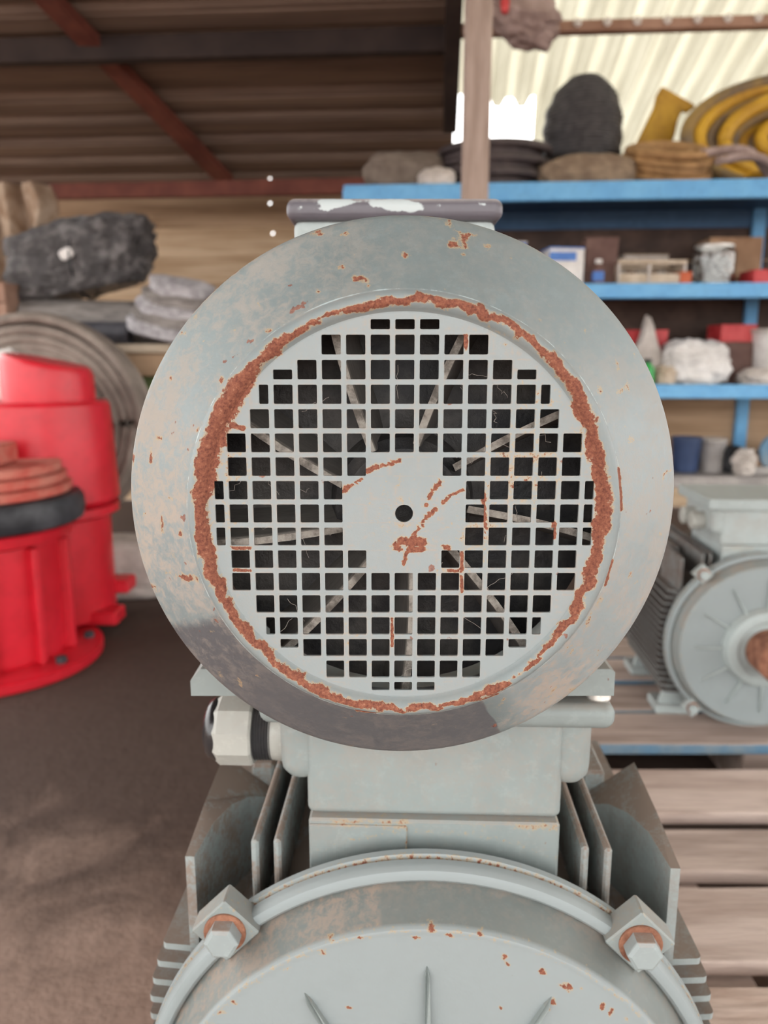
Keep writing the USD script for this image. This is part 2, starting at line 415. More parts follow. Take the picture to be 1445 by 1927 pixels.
def roof_hole(m, y0, y1):
    """The old nail hole in the roof that lets a spot of daylight in."""
    xb, yb = w2b(NAIL)
    if not y0 - .1 < yb < y1 + .1:
        return m
    k = m3.Manifold(m3.Mesh(np.asarray(m.vertices, np.float32), np.asarray(m.faces, np.uint32)))
    d = NAIL - np.array([0, 0, CAMZ]); d /= np.linalg.norm(d)
    c = tm(m3.Manifold.cylinder(0.6, 0.011, 0.011, 14, True))
    c.apply_transform(trimesh.geometry.align_vectors((0, 0, 1), d))
    c.apply_translation((xb, yb, NAIL[2]))
    c = m3.Manifold(m3.Mesh(np.asarray(c.vertices, np.float32), np.asarray(c.faces, np.uint32)))
    return tm(k - c)


EDGE = 0.06                                             # where the dark roof ends and the translucent sheets begin
SL = math.degrees(math.atan(0.278))
ceil = thing('ceiling', 'sloping shed roof of brown profiled sheets and translucent corrugated sheets', None, rz=YAW, kind='structure')
yb, k = 5.05, 0
while yb > -2.0:
    w = 0.19 if yb > 1 else 0.6
    y0, y1 = yb - w, yb
    x1 = EDGE if y1 > 1.7 else 5.0
    prof = [(0, 0.0), (0.028, 0.0), (0.045, 0.030), (0.085, 0.030), (0.100, 0.004), (w + 0.01, -0.006)]   # a raised rib along each sheet strip
    pts = [(y1 - a, roof_z(y1 - a) + b) for a, b in prof] + [(y1 - a, roof_z(y1 - a) + b + 0.006) for a, b in prof[::-1]]
    poly = sg.Polygon(pts)
    m = trimesh.creation.extrude_polygon(poly, x1 + 3.6, engine='earcut')
    v = m.vertices.copy()
    m.vertices = np.stack([v[:, 2] - 3.6, v[:, 0], v[:, 1]], 1)
    if m.volume < 0:
        m.invert()
    m = roof_hole(m, y0, y1)
    part(ceil, 'roof_sheet', m, 'roof' if (k * 7) % 5 < 3 else 'roof_b', False)
    yb -= w
    k += 1
for s in range(5):                                      # translucent sheets, corrugated down the slope
    x0 = EDGE + s * 0.88
    xs = np.linspace(x0, x0 + 0.885, 15 * 8 + 1)
    X, W = np.meshgrid(xs, np.linspace(0, 1, 24), indexing='ij')
    eave = 4.2 + .75 * np.clip((X - .46) / .07, 0, 1)           # the first sheet is broken off short at its eave
    Yr = 1.5 + (eave - 1.5) * W
    Yr = Yr + 0.05 * (vnoise(np.stack([X * 9, X * 0, X * 0], -1), 4) - 0.5) * (W > .97)
    prof_x = ((X - EDGE) / 0.122) % 1.0
    Z = roof_z(Yr) + 0.02 + 0.024 * np.clip(1.6 * np.sin(prof_x * 2 * np.pi), -1, 1) + 0.004 * s % 0.008
    V = np.stack([X, Yr, Z], -1).reshape(-1, 3)
    n, mm = X.shape
    i, j = np.meshgrid(np.arange(n - 1), np.arange(mm - 1), indexing='ij')
    q = np.stack([i * mm + j, (i + 1) * mm + j, (i + 1) * mm + j + 1, i * mm + j + 1], -1).reshape(-1, 4)
    f = np.vstack([q[:, [0, 1, 2]], q[:, [0, 2, 3]]])
    part(ceil, 'translucent_sheet', trimesh.Trimesh(V, f, process=False), 'sheet', True, label='pale yellow translucent corrugated roof sheet')

# purlin, rafters and wall plate
def beam(p0, p1, w, h, c=0.004):
    """A square-edged bar from p0 to p1."""
    p0, p1 = np.array(p0, float), np.array(p1, float)
    t = (p1 - p0) / np.linalg.norm(p1 - p0)
    a = np.cross(t, (0, 0, 1.0)); a /= np.linalg.norm(a)
    b = np.cross(a, t)
    L = np.linalg.norm(p1 - p0)
    m = bx(-w / 2, w / 2, 0, L, -h / 2, h / 2, c)
    T = np.eye(4); T[:3, 0], T[:3, 1], T[:3, 2], T[:3, 3] = a, t, b, p0
    m.apply_transform(T)
    return m


def structure(name, mesh, mat, label):
    p = part(None, name, mesh, mat, False)
    p.SetCustomDataByKey('kind', 'structure')
    p.SetCustomDataByKey('label', label)
    return p


py_ = 3.64
structure('trim_1', beam(b2w(-3.6, py_, roof_z(py_) - 0.06), b2w(EDGE, py_, roof_z(py_) - 0.06), 0.06, 0.10), 'dark_wood', 'dark timber purlin under the brown roof sheets')
rf0, rf1 = at(25, -70, 3.3), at(424, 338, 4.86)
rf0[2] -= 0.0
structure('trim_2', beam(rf0, rf1, 0.10, 0.05), 'red_oxide', 'rusty red steel brace running down under the roof')
structure('trim_3', beam(at(95, 361, 4.72), at(720, 350, 4.72 - 0.12), 0.05, 0.085), 'red_oxide', 'red oxide wall plate where roof meets back wall')
structure('trim_4', beam(b2w(EDGE - 0.02, 3.62, roof_z(3.62) - 0.040), b2w(4.5, 3.62, roof_z(3.62) - 0.040), 0.05, 0.045), 'crate', 'brown purlin crossing under the translucent roof sheets')
structure('trim_5', beam(b2w(EDGE - 0.02, 1.0, roof_z(1.0) - 0.07), b2w(EDGE - 0.02, 4.2, roof_z(4.2) - 0.07), 0.07, 0.13), 'dark_wood', 'dark rafter at the edge of the brown roof')
ORD = 'first second third fourth fifth sixth seventh eighth ninth tenth'.split()
for i in range(8):                                      # pale discs painted in for daylight gaps between sheets and purlin
    p = b2w(EDGE + 0.375 + i * 0.122, 3.594, roof_z(3.62) - 0.030)
    solo('daylight_disc', lathe([(0, 0), (0.016, 0), (0.018, 0.004), (0.008, 0.012), (0, 0.013)], 16, 'y'), 'washer',
         f'{ORD[i]} pale disc from the left painted as a daylight gap at the brown purlin under the translucent roof', 'washer', p, rz=180, group='daylight discs along the purlin')

# back wall of horizontal planks, with three daylight holes
wb = thing('wall_back', 'back wall of horizontal weathered timber planks', None, rz=YAW, kind='structure')
a_ = math.radians(-YAW)
holes = []
for hx, hy in ((507, 335.5), (508, 382.5), (512.5, 438.5)):
    p = at(hx, hy, 5.05 + 0.03)
    for _ in range(4):
        xb = p[0] * math.cos(a_) - p[1] * math.sin(a_); ybb = p[0] * math.sin(a_) + p[1] * math.cos(a_)
        p = at(hx, hy, p[1] + (5.06 - ybb))
    holes.append((xb, p[2]))
z, k = 0.02, 0
while z < 2.05:
    h = 0.165 + 0.03 * ((k * 37) % 7) / 7
    z1 = min(z + h, 2.22 if z + h > 1.95 else 9)
    m = bx(-3.6, 4.6, 5.05 + .012 * (k % 2), 5.075 + .012 * (k % 2), z - .012, z1, 0.002)
    mm_ = m3.Manifold(m3.Mesh(np.asarray(m.vertices, np.float32), np.asarray(m.faces, np.uint32)))
    for (hx, hz) in holes:
        if z - 0.02 < hz < z1 + 0.02:
            mm_ = mm_ - m3.Manifold.cylinder(0.2, 0.010, 0.010, 14, True).rotate((90, 0, 0)).translate((hx, 5.06, hz))
    part(wb, 'plank', mm_, 'wall' if (k * 5) % 7 in (0, 2, 3, 5) else 'wall_b', False)
    z = z1
    k += 1
# post in the middle
pp = at(895, 200, 2.55)
post = solo('post', cat(bx(-0.040, 0.040, -0.035, 0.035, 0, 2.62, 0.008)), 'post', 'tan weathered upright post rising behind the fan motor to the roof', 'post', (pp[0] + 0.002, pp[1], 0), smooth=False)

# ================================================================== UPPER MOTOR
UX, UD, UZ = 0.0112, 0.422, 0.7006
AZ = 0.165                                              # shaft height
mot = thing('electric_motor', 'grey-green electric motor seen from its round perforated fan cover, standing on a bigger motor', 'electric motor', (UX, UD, UZ))


def ang_table(tab):
    a = np.array([t[0] for t in tab] + [tab[0][0] + 360], float)
    b = np.array([t[1] for t in tab] + [tab[0][1]], float)
    return lambda th: np.interp(th % 360, a, b)


rc_t = ang_table([(0, .1098), (20, .1108), (45, .1152), (70, .1158), (90, .1150), (135, .1142), (160, .1120), (180, .1122), (200, .1125), (225, .1128), (250, .115), (270, .1158), (295, .1150), (315, .1132), (340, .1112)])
rw_t = ang_table([(0, .0050), (25, .0052), (45, .0032), (70, .0026), (90, .0024), (110, .0026), (130, .0036), (150, .0062), (165, .0058), (180, .0042), (195, .0040), (215, .0028), (235, .0024), (255, .0024), (280, .0032), (295, .0026), (315, .0018), (330, .0028), (345, .0042)])
du_t = ang_table([(0, .42), (20, .30), (45, .16), (70, .10), (90, .12), (120, .40), (145, .50), (165, .72), (185, .85), (200, .75), (215, .32), (235, .08), (265, .14), (285, .12), (292, .10), (297, .75), (315, .80), (332, .60), (345, .45)])


def gp(px, py):
    p = at(px, py, UD)
    return np.array([p[0] - UX, p[2] - UZ - AZ])


def seg_d(q, a, b):
    ab = b - a
    t = np.clip(((q - a) @ ab) / (ab @ ab), 0, 1)
    return np.linalg.norm(q - (a + t[:, None] * ab), axis=1)


strokes = [([(691, 887), (709, 879)], 5.5), ([(709, 879), (735, 873)], 3.0), ([(735, 873), (752, 866)], 4), ([(646, 925), (655, 916)], 5), ([(655, 916), (682, 900)], 2.2), ([(834, 900), (817, 920), (807, 936)], 3.6), ([(802, 949), (803, 951)], 4),
           ([(872, 922), (846, 932)], 2.6), ([(846, 932), (833, 946)], 3.6), ([(821, 957), (801, 974)], 4.2), ([(801, 974), (776, 1010)], 3.0), ([(756, 1018), (795, 1020)], 9), ([(745, 1026), (751, 1034)], 6), ([(770, 1035), (795, 1033)], 6), ([(764, 1040), (761, 1062)], 3.4),
           ([(836, 1028), (845, 1032)], 5), ([(868, 1040), (869, 1075)], 3.2), ([(845, 1073), (868, 1074)], 3.0), ([(868, 1085), (870, 1112)], 3.0), ([(875, 632), (877, 655)], 4), ([(436, 800), (460, 806)], 4.5), ([(738, 1165), (738, 1215)], 3.0), ([(1043, 985), (1042, 1012)], 4.0), ([(440, 1031), (470, 1032)], 3.5), ([(440, 1072), (470, 1074)], 3.5), ([(910, 930), (913, 1000)], 2.6)]
strokes = [([gp(*p) for p in pl], w * 0.297e-3) for pl, w in strokes]
regions = [(985, 880, 110, .40), (1010, 770, 60, .34), (905, 1000, 70, .36), (440, 880, 60, .34), (430, 980, 45, .34), (850, 1070, 60, .28), (960, 600, 60, .33), (650, 1200, 100, .2), (760, 960, 120, .22), (1100, 830, 50, .4)]
regions = [(gp(a, b), c * 0.297e-3, s) for a, b, c, s in regions]


def cover_wear(v):
    q = np.stack([v[:, 0], v[:, 2] - AZ], 1)
    r, th = np.hypot(q[:, 0], q[:, 1]), np.degrees(np.arctan2(q[:, 1], q[:, 0]))
    edge = fbm(np.c_[q * 150, np.zeros(len(q))], 4, 5) - 0.5
    w = rw_t(th) * (0.62 + 0.7 * (fbm(np.c_[q * 42, np.zeros(len(q))], 2, 15) - .2))
    rust = np.clip(1.02 - 0.5 * (np.abs(r + edge * 0.007 - rc_t(th)) / w) ** 1.7, 0, 1)
    if len(q) > 0:
        for pl, sw in strokes:
            for a, b in zip(pl[:-1], pl[1:]):
                rust = np.maximum(rust, np.clip(1.0 - 0.5 * (seg_d(q, a, b) / sw) ** 2, 0, 1))
    for c, s, lv in regions:
        rust = np.maximum(rust, lv * np.exp(-((np.linalg.norm(q - c, axis=1) / s) ** 2)) * (r < 0.112))
    # worn rust specks on the cone and along the outer rim
    sp = vnoise(np.c_[q * 150, np.zeros(len(q))], 3)
    rust = np.maximum(rust, np.where((r > .122), np.clip((sp - 0.80) * 4.4, 0, 0.72) * np.where((th % 360 > 70) & (th % 360 < 205), 1.0, 0.62), 0))
    rim = np.exp(-((r - .1655) / .0016) ** 2) * np.clip((vnoise(np.c_[q * 60, np.zeros(len(q))], 8) - 0.45) * 3.5, 0, 0.62) * (v[:, 1] < 0.06)
    rust = np.maximum(rust, rim)
    extra = [((gp(1163, 880), gp(1170, 960)), .0011), ((gp(1152, 1055), gp(1140, 1100)), .0010), ((gp(905, 1315), gp(935, 1305)), .0012), ((gp(672, 1338), gp(705, 1340)), .0009)]
    for (a, b), sw in extra:
        rust = np.maximum(rust, np.clip(1 - 0.5 * (seg_d(q, a, b) / sw) ** 2, 0, 1))
    dust = np.where(r > .1205, du_t(th), 0.10) * np.where(r > .1205, 1.0, 1.0)
    line = np.exp(-((r - .1212) / .0006) ** 2) * (.40 + .5 * fbm(np.c_[q * 70, np.zeros(len(q))], 3, 44))            # rubbed bright line along the pressed bead
    cx, cz = np.abs((q[:, 0] + 50.5 * PITCH) % PITCH - PITCH / 2), np.abs((q[:, 1] + 50.5 * PITCH) % PITCH - PITCH / 2)
    hole_edge = (np.abs(np.maximum(cx, cz) - HOLE / 2) < .0004) & (r < .108)
    dust = np.where(hole_edge, 0.55, dust)
    return np.stack([rust, dust, line], 1)


PITCH, HOLE = .01318, .01035
dark_t = ang_table([(0, 0), (200, .0), (212, .75), (230, .9), (270, .95), (291, .9), (293, .0), (310, 0)])  # darker tone round the bottom of the cone
pale_t = ang_table([(0, .95), (25, .7), (50, .3), (75, .0), (105, .0), (130, .25), (160, .45), (195, .5), (215, .2), (250, 0), (292, .0), (300, .8), (330, .95)])  # paler tone at the cone's sides, none at top and bottom


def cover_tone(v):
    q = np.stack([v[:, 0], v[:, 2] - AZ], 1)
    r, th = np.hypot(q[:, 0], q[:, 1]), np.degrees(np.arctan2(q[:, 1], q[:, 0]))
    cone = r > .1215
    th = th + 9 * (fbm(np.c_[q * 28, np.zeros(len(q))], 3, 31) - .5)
    return np.stack([np.where(cone, dark_t(th), 0), np.where(cone, pale_t(th), np.where(r < .1096, 1.0, .45)), 0 * r], 1)


# the pressed shell: recessed disc edge, bead, cone, rim, drum
prof = [(.1094, .0), (.1110, -.0022), (.1130, -.0040), (.1150, -.0048), (.1172, -.0046), (.1190, -.0034), (.1202, -.0012), (.1207, -.0004), (.1212, .0002), (.1217, .0007), (.1226, .0012)]
for t in np.linspace(0.05, 1, 26):
    prof.append((.1226 + (.1600 - .1226) * t, .0012 + (.0318 - .0012) * t))
prof += [(.1622, .0338), (.1638, .0362), (.1648, .0395), (.1655, .045), (.1660, .06), (.1662, .09), (.1662, .135), (.1650, .1355), (.1645, .06), (.1635, .042), (.1590, .0345), (.1222, .003), (.1190, -.0018), (.1150, -.0030), (.1118, -.0008), (.1094, .0016)]
shell = lathe(prof + [prof[0]], 360, 'y')
shell.apply_translation((0, 0, AZ))
if shell.volume < 0:
    shell.invert()
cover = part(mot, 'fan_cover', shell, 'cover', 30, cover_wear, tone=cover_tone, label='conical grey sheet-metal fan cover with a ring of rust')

# the perforated disc
PITCH, HOLE = .01318, .01035
rows = {8: [(c, 'h') for c in (-1, 0, 1)], 7: [(c, 'f') for c in range(-3, 4)], 6: [(c, 'f') for c in range(-4, 5)] + [(-5, 'h'), (5, 'h')],
        5: [(c, 'f') for c in range(-5, 6)] + [(-6, 'v'), (6, 'v')], 4: [(c, 'f') for c in range(-6, 7)], 3: [(c, 'f') for c in range(-7, 8)],
        2: [(c, 'f') for c in range(-7, 8) if abs(c) > 1], 1: [(c, 'f') for c in range(-7, 8) if abs(c) > 2] + [(-8, 'v'), (8, 'v')]}
rows[0] = rows[1]
for r_ in range(1, 9):
    rows[-r_] = rows[r_]
disc = sg.Point(0, 0).buffer(.1099, 90)
hs = []
H2 = HOLE / 2
for r_, cells in rows.items():
    for c, kd in cells:
        x, z_ = c * PITCH, r_ * PITCH
        x0, x1, z0, z1 = x - H2, x + H2, z_ - H2, z_ + H2
        if kd == 'h':
            z0, z1 = (z0, z0 + .0052) if r_ > 0 else (z1 - .0052, z1)
        if kd == 'v':
            x0, x1 = (x0, x0 + .0051) if c > 0 else (x1 - .0051, x1)
        hs.append(sg.box(x0, z0, x1, z1).buffer(-.0007).buffer(.0007, 3))
hs.append(sg.Point(0, 0).buffer(.0050, 24))
from shapely.ops import unary_union
disc = disc.difference(unary_union(hs))
rings = [np.array(disc.exterior.coords)[:-1][::-1] if not disc.exterior.is_ccw else np.array(disc.exterior.coords)[:-1]] + [np.array(i.coords)[:-1] for i in disc.interiors]
gr = m3.Manifold.extrude(m3.CrossSection([r.astype(np.float32) for r in rings], m3.FillRule.EvenOdd), .0017).refine_to_length(.0019)
gm = tm(gr)
v = gm.vertices.copy()
gm.vertices = np.stack([v[:, 0], .0017 - v[:, 2] - .0002, v[:, 1] + AZ], 1)
if gm.volume < 0:
    gm.invert()
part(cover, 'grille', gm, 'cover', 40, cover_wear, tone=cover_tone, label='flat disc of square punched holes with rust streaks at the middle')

# cooling fan behind it
fan = thing_fan = part(mot, 'cooling_fan', moved(cat(lathe([(0, .020), (.020, .018), (.034, .020), (.040, .026), (.044, .050), (.060, .058), (.125, .062), (.125, .066), (0, .066), (0, .020)], 96, 'y')), (0, 0, AZ)), 'fan', 30, label='black plastic cooling fan behind the grille')
for k in range(9):
    th = math.radians(104 - 40 * k)
    ur, ut = np.array([math.cos(th), 0, math.sin(th)]), np.array([-math.sin(th), 0, math.cos(th)])
    V, n_ = [], 9
    for i, t in enumerate(np.linspace(0, 1, n_)):
        r = .036 + (.121 - .036) * t
        bend = 0.004 * math.sin(t * 2.2)
        for (yy, side) in ((.016 + .004 * (1 - t) * 0, -1), (.016, 1), (.060, 1), (.060, -1)):
            tw = (.060 - yy) * 0.22
            V.append(ur * r + ut * (side * .0021 + bend + tw) + np.array([0, yy, AZ]))
    Fc = []
    for i in range(n_ - 1):
        for s in range(4):
            a, b = i * 4 + s, i * 4 + (s + 1) % 4
            Fc += [(a, b, b + 4), (a, b + 4, a + 4)]
    Fc += [(0, 2, 1), (0, 3, 2), (n_ * 4 - 4, n_ * 4 - 3, n_ * 4 - 2), (n_ * 4 - 4, n_ * 4 - 2, n_ * 4 - 1)]
    bl = trimesh.Trimesh(np.array(V), np.array(Fc), process=False)
    bl.fix_normals()
    part(fan, 'blade', bl, 'blade_dust', False)

# motor body behind the cover
body = [cyl(.118, (0, .10, AZ), (0, .40, AZ), 64)]
part(mot, 'frame', cat(*body), 'fin', 30)
for k in range(36):
    th = 2 * math.pi * k / 36
    if math.sin(th) > 0.75 or math.sin(th) < -0.86:
        continue
    m = bx(.114, .142, .14, .395, -.002, .002, .0006)
    m.apply_transform(trimesh.transformations.rotation_matrix(-th, (0, 1, 0)))
    m.apply_translation((0, 0, AZ))
    part(mot, 'cooling_fin', m, 'fin', False)
for s in (-1, 1):
    for y0 in (.122, .31):
        x0, x1 = (-.157, -.085) if s < 0 else (.085, .1625)
        poly = [(x0, 0), (x1, 0), (x1, .0215), (x1 - .012 * 0, .0215), (x0 + .008, .0215), (x0, .012)] if s < 0 else [(x0, 0), (x1, 0), (x1, .019), (x1 - .004, .0215), (x0, .0215)]
        ft = cat(prism(poly, y0, y0 + .07), prism([(s * .085, .015), (s * .14, .015), (s * .105, .10), (s * .08, .10)][::s], y0 + .03, y0 + .042))
        part(mot, 'foot', ft, 'paint', False)
tb = part(mot, 'terminal_box', rbox(-.090, .086, .282, .43, .25, .3690, .008), 'far_paint', 30, label='pale terminal box on top of the motor')


def lid_wear(v):
    n = fbm(np.c_[v[:, 0] * 34, v[:, 1] * 30, v[:, 2] * 60], 3, 21)
    band = np.exp(-((v[:, 2] - .3795) / .0055) ** 2) * (v[:, 1] < .30)
    return np.stack([v[:, 0] * 0, v[:, 0] * 0, np.clip((n - 0.36) * 4.0, 0, 1) * (0.30 + 0.8 * band)], 1)


lid = rbox(-.0955, .0915, .276, .436, .3672, .3855, .0075, 24)
lid = tm(m3.Manifold(m3.Mesh(np.asarray(lid.vertices, np.float32), np.asarray(lid.faces, np.uint32))).refine_to_length(.003))
part(tb, 'lid', lid, 'lid', 30, lid_wear, label='dark lid with chipped pale paint')
# cobwebs caught behind the grille
webs = []
for k in range(26):
    a = rng.uniform(0, 2 * np.pi); r0 = rng.uniform(.03, .10)
    p = np.array([math.cos(a) * r0, rng.uniform(.004, .014), AZ + math.sin(a) * r0])
    d = rng.normal(size=3) * (.010, .002, .010)
    t = np.linspace(0, 1, 7)[:, None]
    webs.append(tube(p + d * t + rng.normal(size=(7, 3)) * .0008, .00013, 4))
part(mot, 'cobweb', cat(*webs), 'web', False, label='wisps of dusty cobweb behind the grille', kind='stuff')

# ================================================================== BIG MOTORS (the one below, and one further back)
def disc_spots(local):
    """Rust specks seen on the end shield of the near motor, as (x, z) in its own frame."""
    out = []
    for px, py, w in ((685, 1768, 5), (620, 1779, 5), (608, 1800, 6), (652, 1800, 4), (540, 1835, 5), (788, 1766, 6), (815, 1750, 5), (850, 1760, 5), (905, 1757, 4), (735, 1786, 3), (950, 1797, 6), (962, 1812, 5), (1022, 1822, 6), (1032, 1830, 4), (1060, 1846, 6), (1074, 1850, 6), (1092, 1853, 4), (1135, 1884, 6), (1152, 1895, 6), (1175, 1905, 5), (945, 1890, 4), (660, 1898, 3), (500, 1850, 3), (440, 1900, 5), (1043, 1878, 7), (1036, 1890, 5), (1028, 1905, 3), (420, 1918, 4), (570, 1826, 3)):
        out.append((local(px, py), w * .40e-3))
    return out


def big_motor(name, label, loc, rz, scale, near):
    t = thing(name, label, 'electric motor', loc, rz)
    if scale != 1:
        UsdGeom.Xformable(t).AddScaleOp().Set(Gf.Vec3f(scale, scale, scale))
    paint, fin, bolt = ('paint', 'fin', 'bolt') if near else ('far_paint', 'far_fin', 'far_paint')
    A = .225
    spots = []
    if near:
        def local(px, py):
            p = at(px, py, loc[1] - .041) - np.array(loc)
            return np.array([p[0], p[2] - A])
        spots = disc_spots(local)

    def shield_wear(v):
        q = np.stack([v[:, 0], v[:, 2] - A], 1)
        r = np.hypot(q[:, 0], q[:, 1])
        rust = np.exp(-((v[:, 1] - .0040) / .0026) ** 2) * (r > .222) * 0.50
        rust = np.maximum(rust, 0.0 * r)
        rust = np.maximum(rust, 0.26 * np.exp(-((r - .203) / .004) ** 2))
        for c, w in spots:
            rust = np.maximum(rust, np.clip(0.98 - 0.5 * (np.linalg.norm(q - c, axis=1) / w) ** 2, 0, 1) * (v[:, 1] < -.03))
        line = np.exp(-((r - .2052) / .0009) ** 2) * 0.42
        th = np.degrees(np.arctan2(q[:, 1], q[:, 0]))
        dust = ((r > .206) & (r < .2165)) * np.where((th > 100), 0.62, 0.10) + np.exp(-((r - .2165) / .003) ** 2) * 0.35
        return np.stack([rust, dust, line], 1)

    def grubby(k):
        return lambda v: np.stack([0 * v[:, 0], k + 0 * v[:, 0], 0 * v[:, 0]], 1)

    # end shield: domed disc standing proud of a rounded rim
    pr = [(0, -.0405), (.072, -.0405)]
    pr += [(r, -.0405 - .0015 * math.sin((r - .072) / .13 * math.pi)) for r in np.linspace(.076, .2005, 44)]
    pr += [(.2025, -.0410), (.2040, -.0405), (.2052, -.0390), (.2062, -.0360)]
    pr += [(.2062 + (.2165 - .2062) * a, -.0360 + (.0300) * a) for a in np.linspace(.1, 1, 8)]
    pr += [(.2172, -.0070), (.2182, -.0090), (.2205, -.0106), (.2240, -.0106), (.2270, -.0092), (.2288, -.0062), (.2294, -.0030), (.2296, .0010), (.2275, .0022), (.2275, .0046), (.2305, .0060), (.2310, .0115), (0, .0115), (0, -.0405)]
    es = moved(lathe(pr, 300 if near else 120, 'y'), (0, 0, A))
    sh = part(t, 'end_shield', es, 'shield' if near else 'far_shield', 32, shield_wear, tone=lambda v: np.stack([0 * v[:, 0], (((v[:, 1] < -.0385) | (np.hypot(v[:, 0], v[:, 2] - A) > .2175)) * .95), 0 * v[:, 0]], 1), label='round grey end shield with radial ribs and rust specks')  # disc and rim paled, shoulder band left dark: its shade is painted in
    for k in range(12):
        th = math.radians(91 + 30 * k)
        m = prism([(.098, -.0024), (.168, -.0019), (.176, 0), (.168, .0019), (.098, .0024)], -.0505, -.040)
        # taper the rib's crest towards its outer end
        vv = m.vertices
        front = vv[:, 1] < -.044
        vv[front, 1] += np.clip((vv[front, 0] - .098) / .078, 0, 1) * .0058
        vv[front & (vv[:, 0] > .17), 1] = -.0412
        m.vertices = vv
        m.apply_transform(trimesh.transformations.rotation_matrix(-th, (0, 1, 0)))
        m.apply_translation((0, 0, A))
        part(sh, 'rib', m, paint, False)
    part(sh, 'bearing_hub', moved(lathe([(0, -.061), (.068, -.061), (.074, -.0665), (.088, -.0665), (.096, -.062), (.101, -.050), (.104, -.041), (0, -.041), (0, -.061)], 96, 'y'), (0, 0, A)), paint, 32)
    part(t, 'shaft', moved(lathe([(0, -.150), (.050, -.150), (.054, -.146), (.054, -.062), (0, -.062), (0, -.150)], 64, 'y'), (0, 0, A)), 'rust', 32, label='rusty brown drive shaft')
    # four corner lugs with hex bolts
    for k in range(4):
        th = math.radians((49.3, 130.7, 229.3, 310.7)[k])
        lg = bx(-.0182, .0182, -.017, .004, -.0182, .0182, .0012)
        lg.apply_transform(trimesh.transformations.rotation_matrix(math.radians(-45), (0, 1, 0)))
        lg.apply_translation((math.cos(th) * .2340, 0, A + math.sin(th) * .2340))
        part(t, 'bolt_lug', lg, paint, False, lambda v: np.stack([0.16 + 0 * v[:, 0], 0.12 + 0 * v[:, 0], 0 * v[:, 0]], 1))
        bc = np.array([math.cos(th) * .2340, 0, A + math.sin(th) * .2340])
        hexm = lathe([(0, -.0310), (.0100, -.0310), (.0126, -.0294), (.0130, -.0286), (.0130, -.0190), (0, -.0190), (0, -.0310)], 6, 'y')
        hexm = moved(hexm, bc + np.array([0, 0, 0]))
        bp = part(t, 'bolt', hexm, bolt, False, label='painted hex bolt in the corner lug')
        part(bp, 'washer', moved(lathe([(0, -.0192), (.0152, -.0192), (.0158, -.0184), (.0158, -.017), (0, -.017), (0, -.0192)], 32, 'y'), bc), 'rust', 32, label='rust-rimmed washer')
    # frame and its cooling fins
    part(t, 'frame', cat(moved(lathe([(0, .03), (.203, .03), (.205, .034), (.205, .40), (.20, .404), (0, .404), (0, .03)], 120, 'y'), (0, 0, A))), fin, 32, grubby(.8))
    for s in (-1, 1):
        for xo, top, th_ in ((.121, .2262, .0030), (.139, .2250, .0030)):
            base = math.sqrt(.205 ** 2 - xo ** 2) - .012
            m = bx(s * xo - th_, s * xo + th_, .030, .40, A + base, A + top, .002)
            vv = m.vertices
            hi = vv[:, 2] > A + top - .004
            vv[hi & (vv[:, 1] < .06), 2] -= .004
            m.vertices = vv
            part(t, 'cooling_fin', m, fin, False, grubby(.7 if s < 0 else .5))
        # corner bracket plate with its lifting pad
        plan = [(.1950, .030), (.1970, .100), (.1985, .174), (.146, .174), (.146, .160), (.1545, .152), (.1660, .136), (.1760, .110), (.1835, .075), (.1875, .030)]
        cp = trimesh.creation.extrude_polygon(sg.Polygon([(s * a, b) for a, b in plan]), .13, engine='earcut')
        vv = cp.vertices
        topv = vv[:, 2] > .06
        vv[:, 2] += A + .076
        vv[topv, 2] += np.clip((vv[topv, 1] - .03) / .12, 0, 1) * .010 - np.clip(.186 - np.abs(vv[topv, 0]), 0, 1) * 1.0
        part(t, 'corner_plate', tm(m3.Manifold(m3.Mesh(np.asarray(vv, np.float32), np.asarray(cp.faces, np.uint32))).refine_to_length(.012)), fin, 40, grubby(.75 if s < 0 else .25))
        rear = bx(min(s * .150, s * .172), max(s * .150, s * .172), .175, .40, A + .11, A + .205, .003)
        part(t, 'cooling_fin', rear, fin, False, grubby(.6))
        for i in range(17):
            zo = .116 - i * .0172
            tip = float(np.interp(zo, [-.16, -.1, .06, .09, .128], [.215, .2345, .2345, .229, .2150]))
            x_in = math.sqrt(max(.205 ** 2 - zo ** 2, .01)) - .006
            hw = .0028
            xo_, xi = s * tip, s * x_in
            pl = sg.box(min(xo_, xi), .034, max(xo_, xi), .395)
            pl = pl.buffer(-.004).buffer(.004, 4)
            m = trimesh.creation.extrude_polygon(pl, hw * 2, engine='earcut')
            m.apply_translation((0, 0, A + zo - hw))
            # the tip of the fin hangs down a little
            vv = m.vertices
            vv[:, 2] += np.clip((np.abs(vv[:, 0]) - x_in) / (tip - x_in + 1e-6), 0, 1) * .004
            m.vertices = vv
            part(t, 'cooling_fin', m, fin, 30)
    # feet
    for s in (-1, 1):
        for y0 in (.045, .30):
            f1 = bx(min(s * .135, s * .225), max(s * .135, s * .225), y0, y0 + .085, 0, .024, .003)
            f2 = prism([(s * .12, .02), (s * .215, .02), (s * .185, .13), (s * .12, .13)][::s], y0 + .012, y0 + .03)
            part(t, 'foot', cat(f1, f2), paint, False)
    # terminal box on its neck
    C = .003

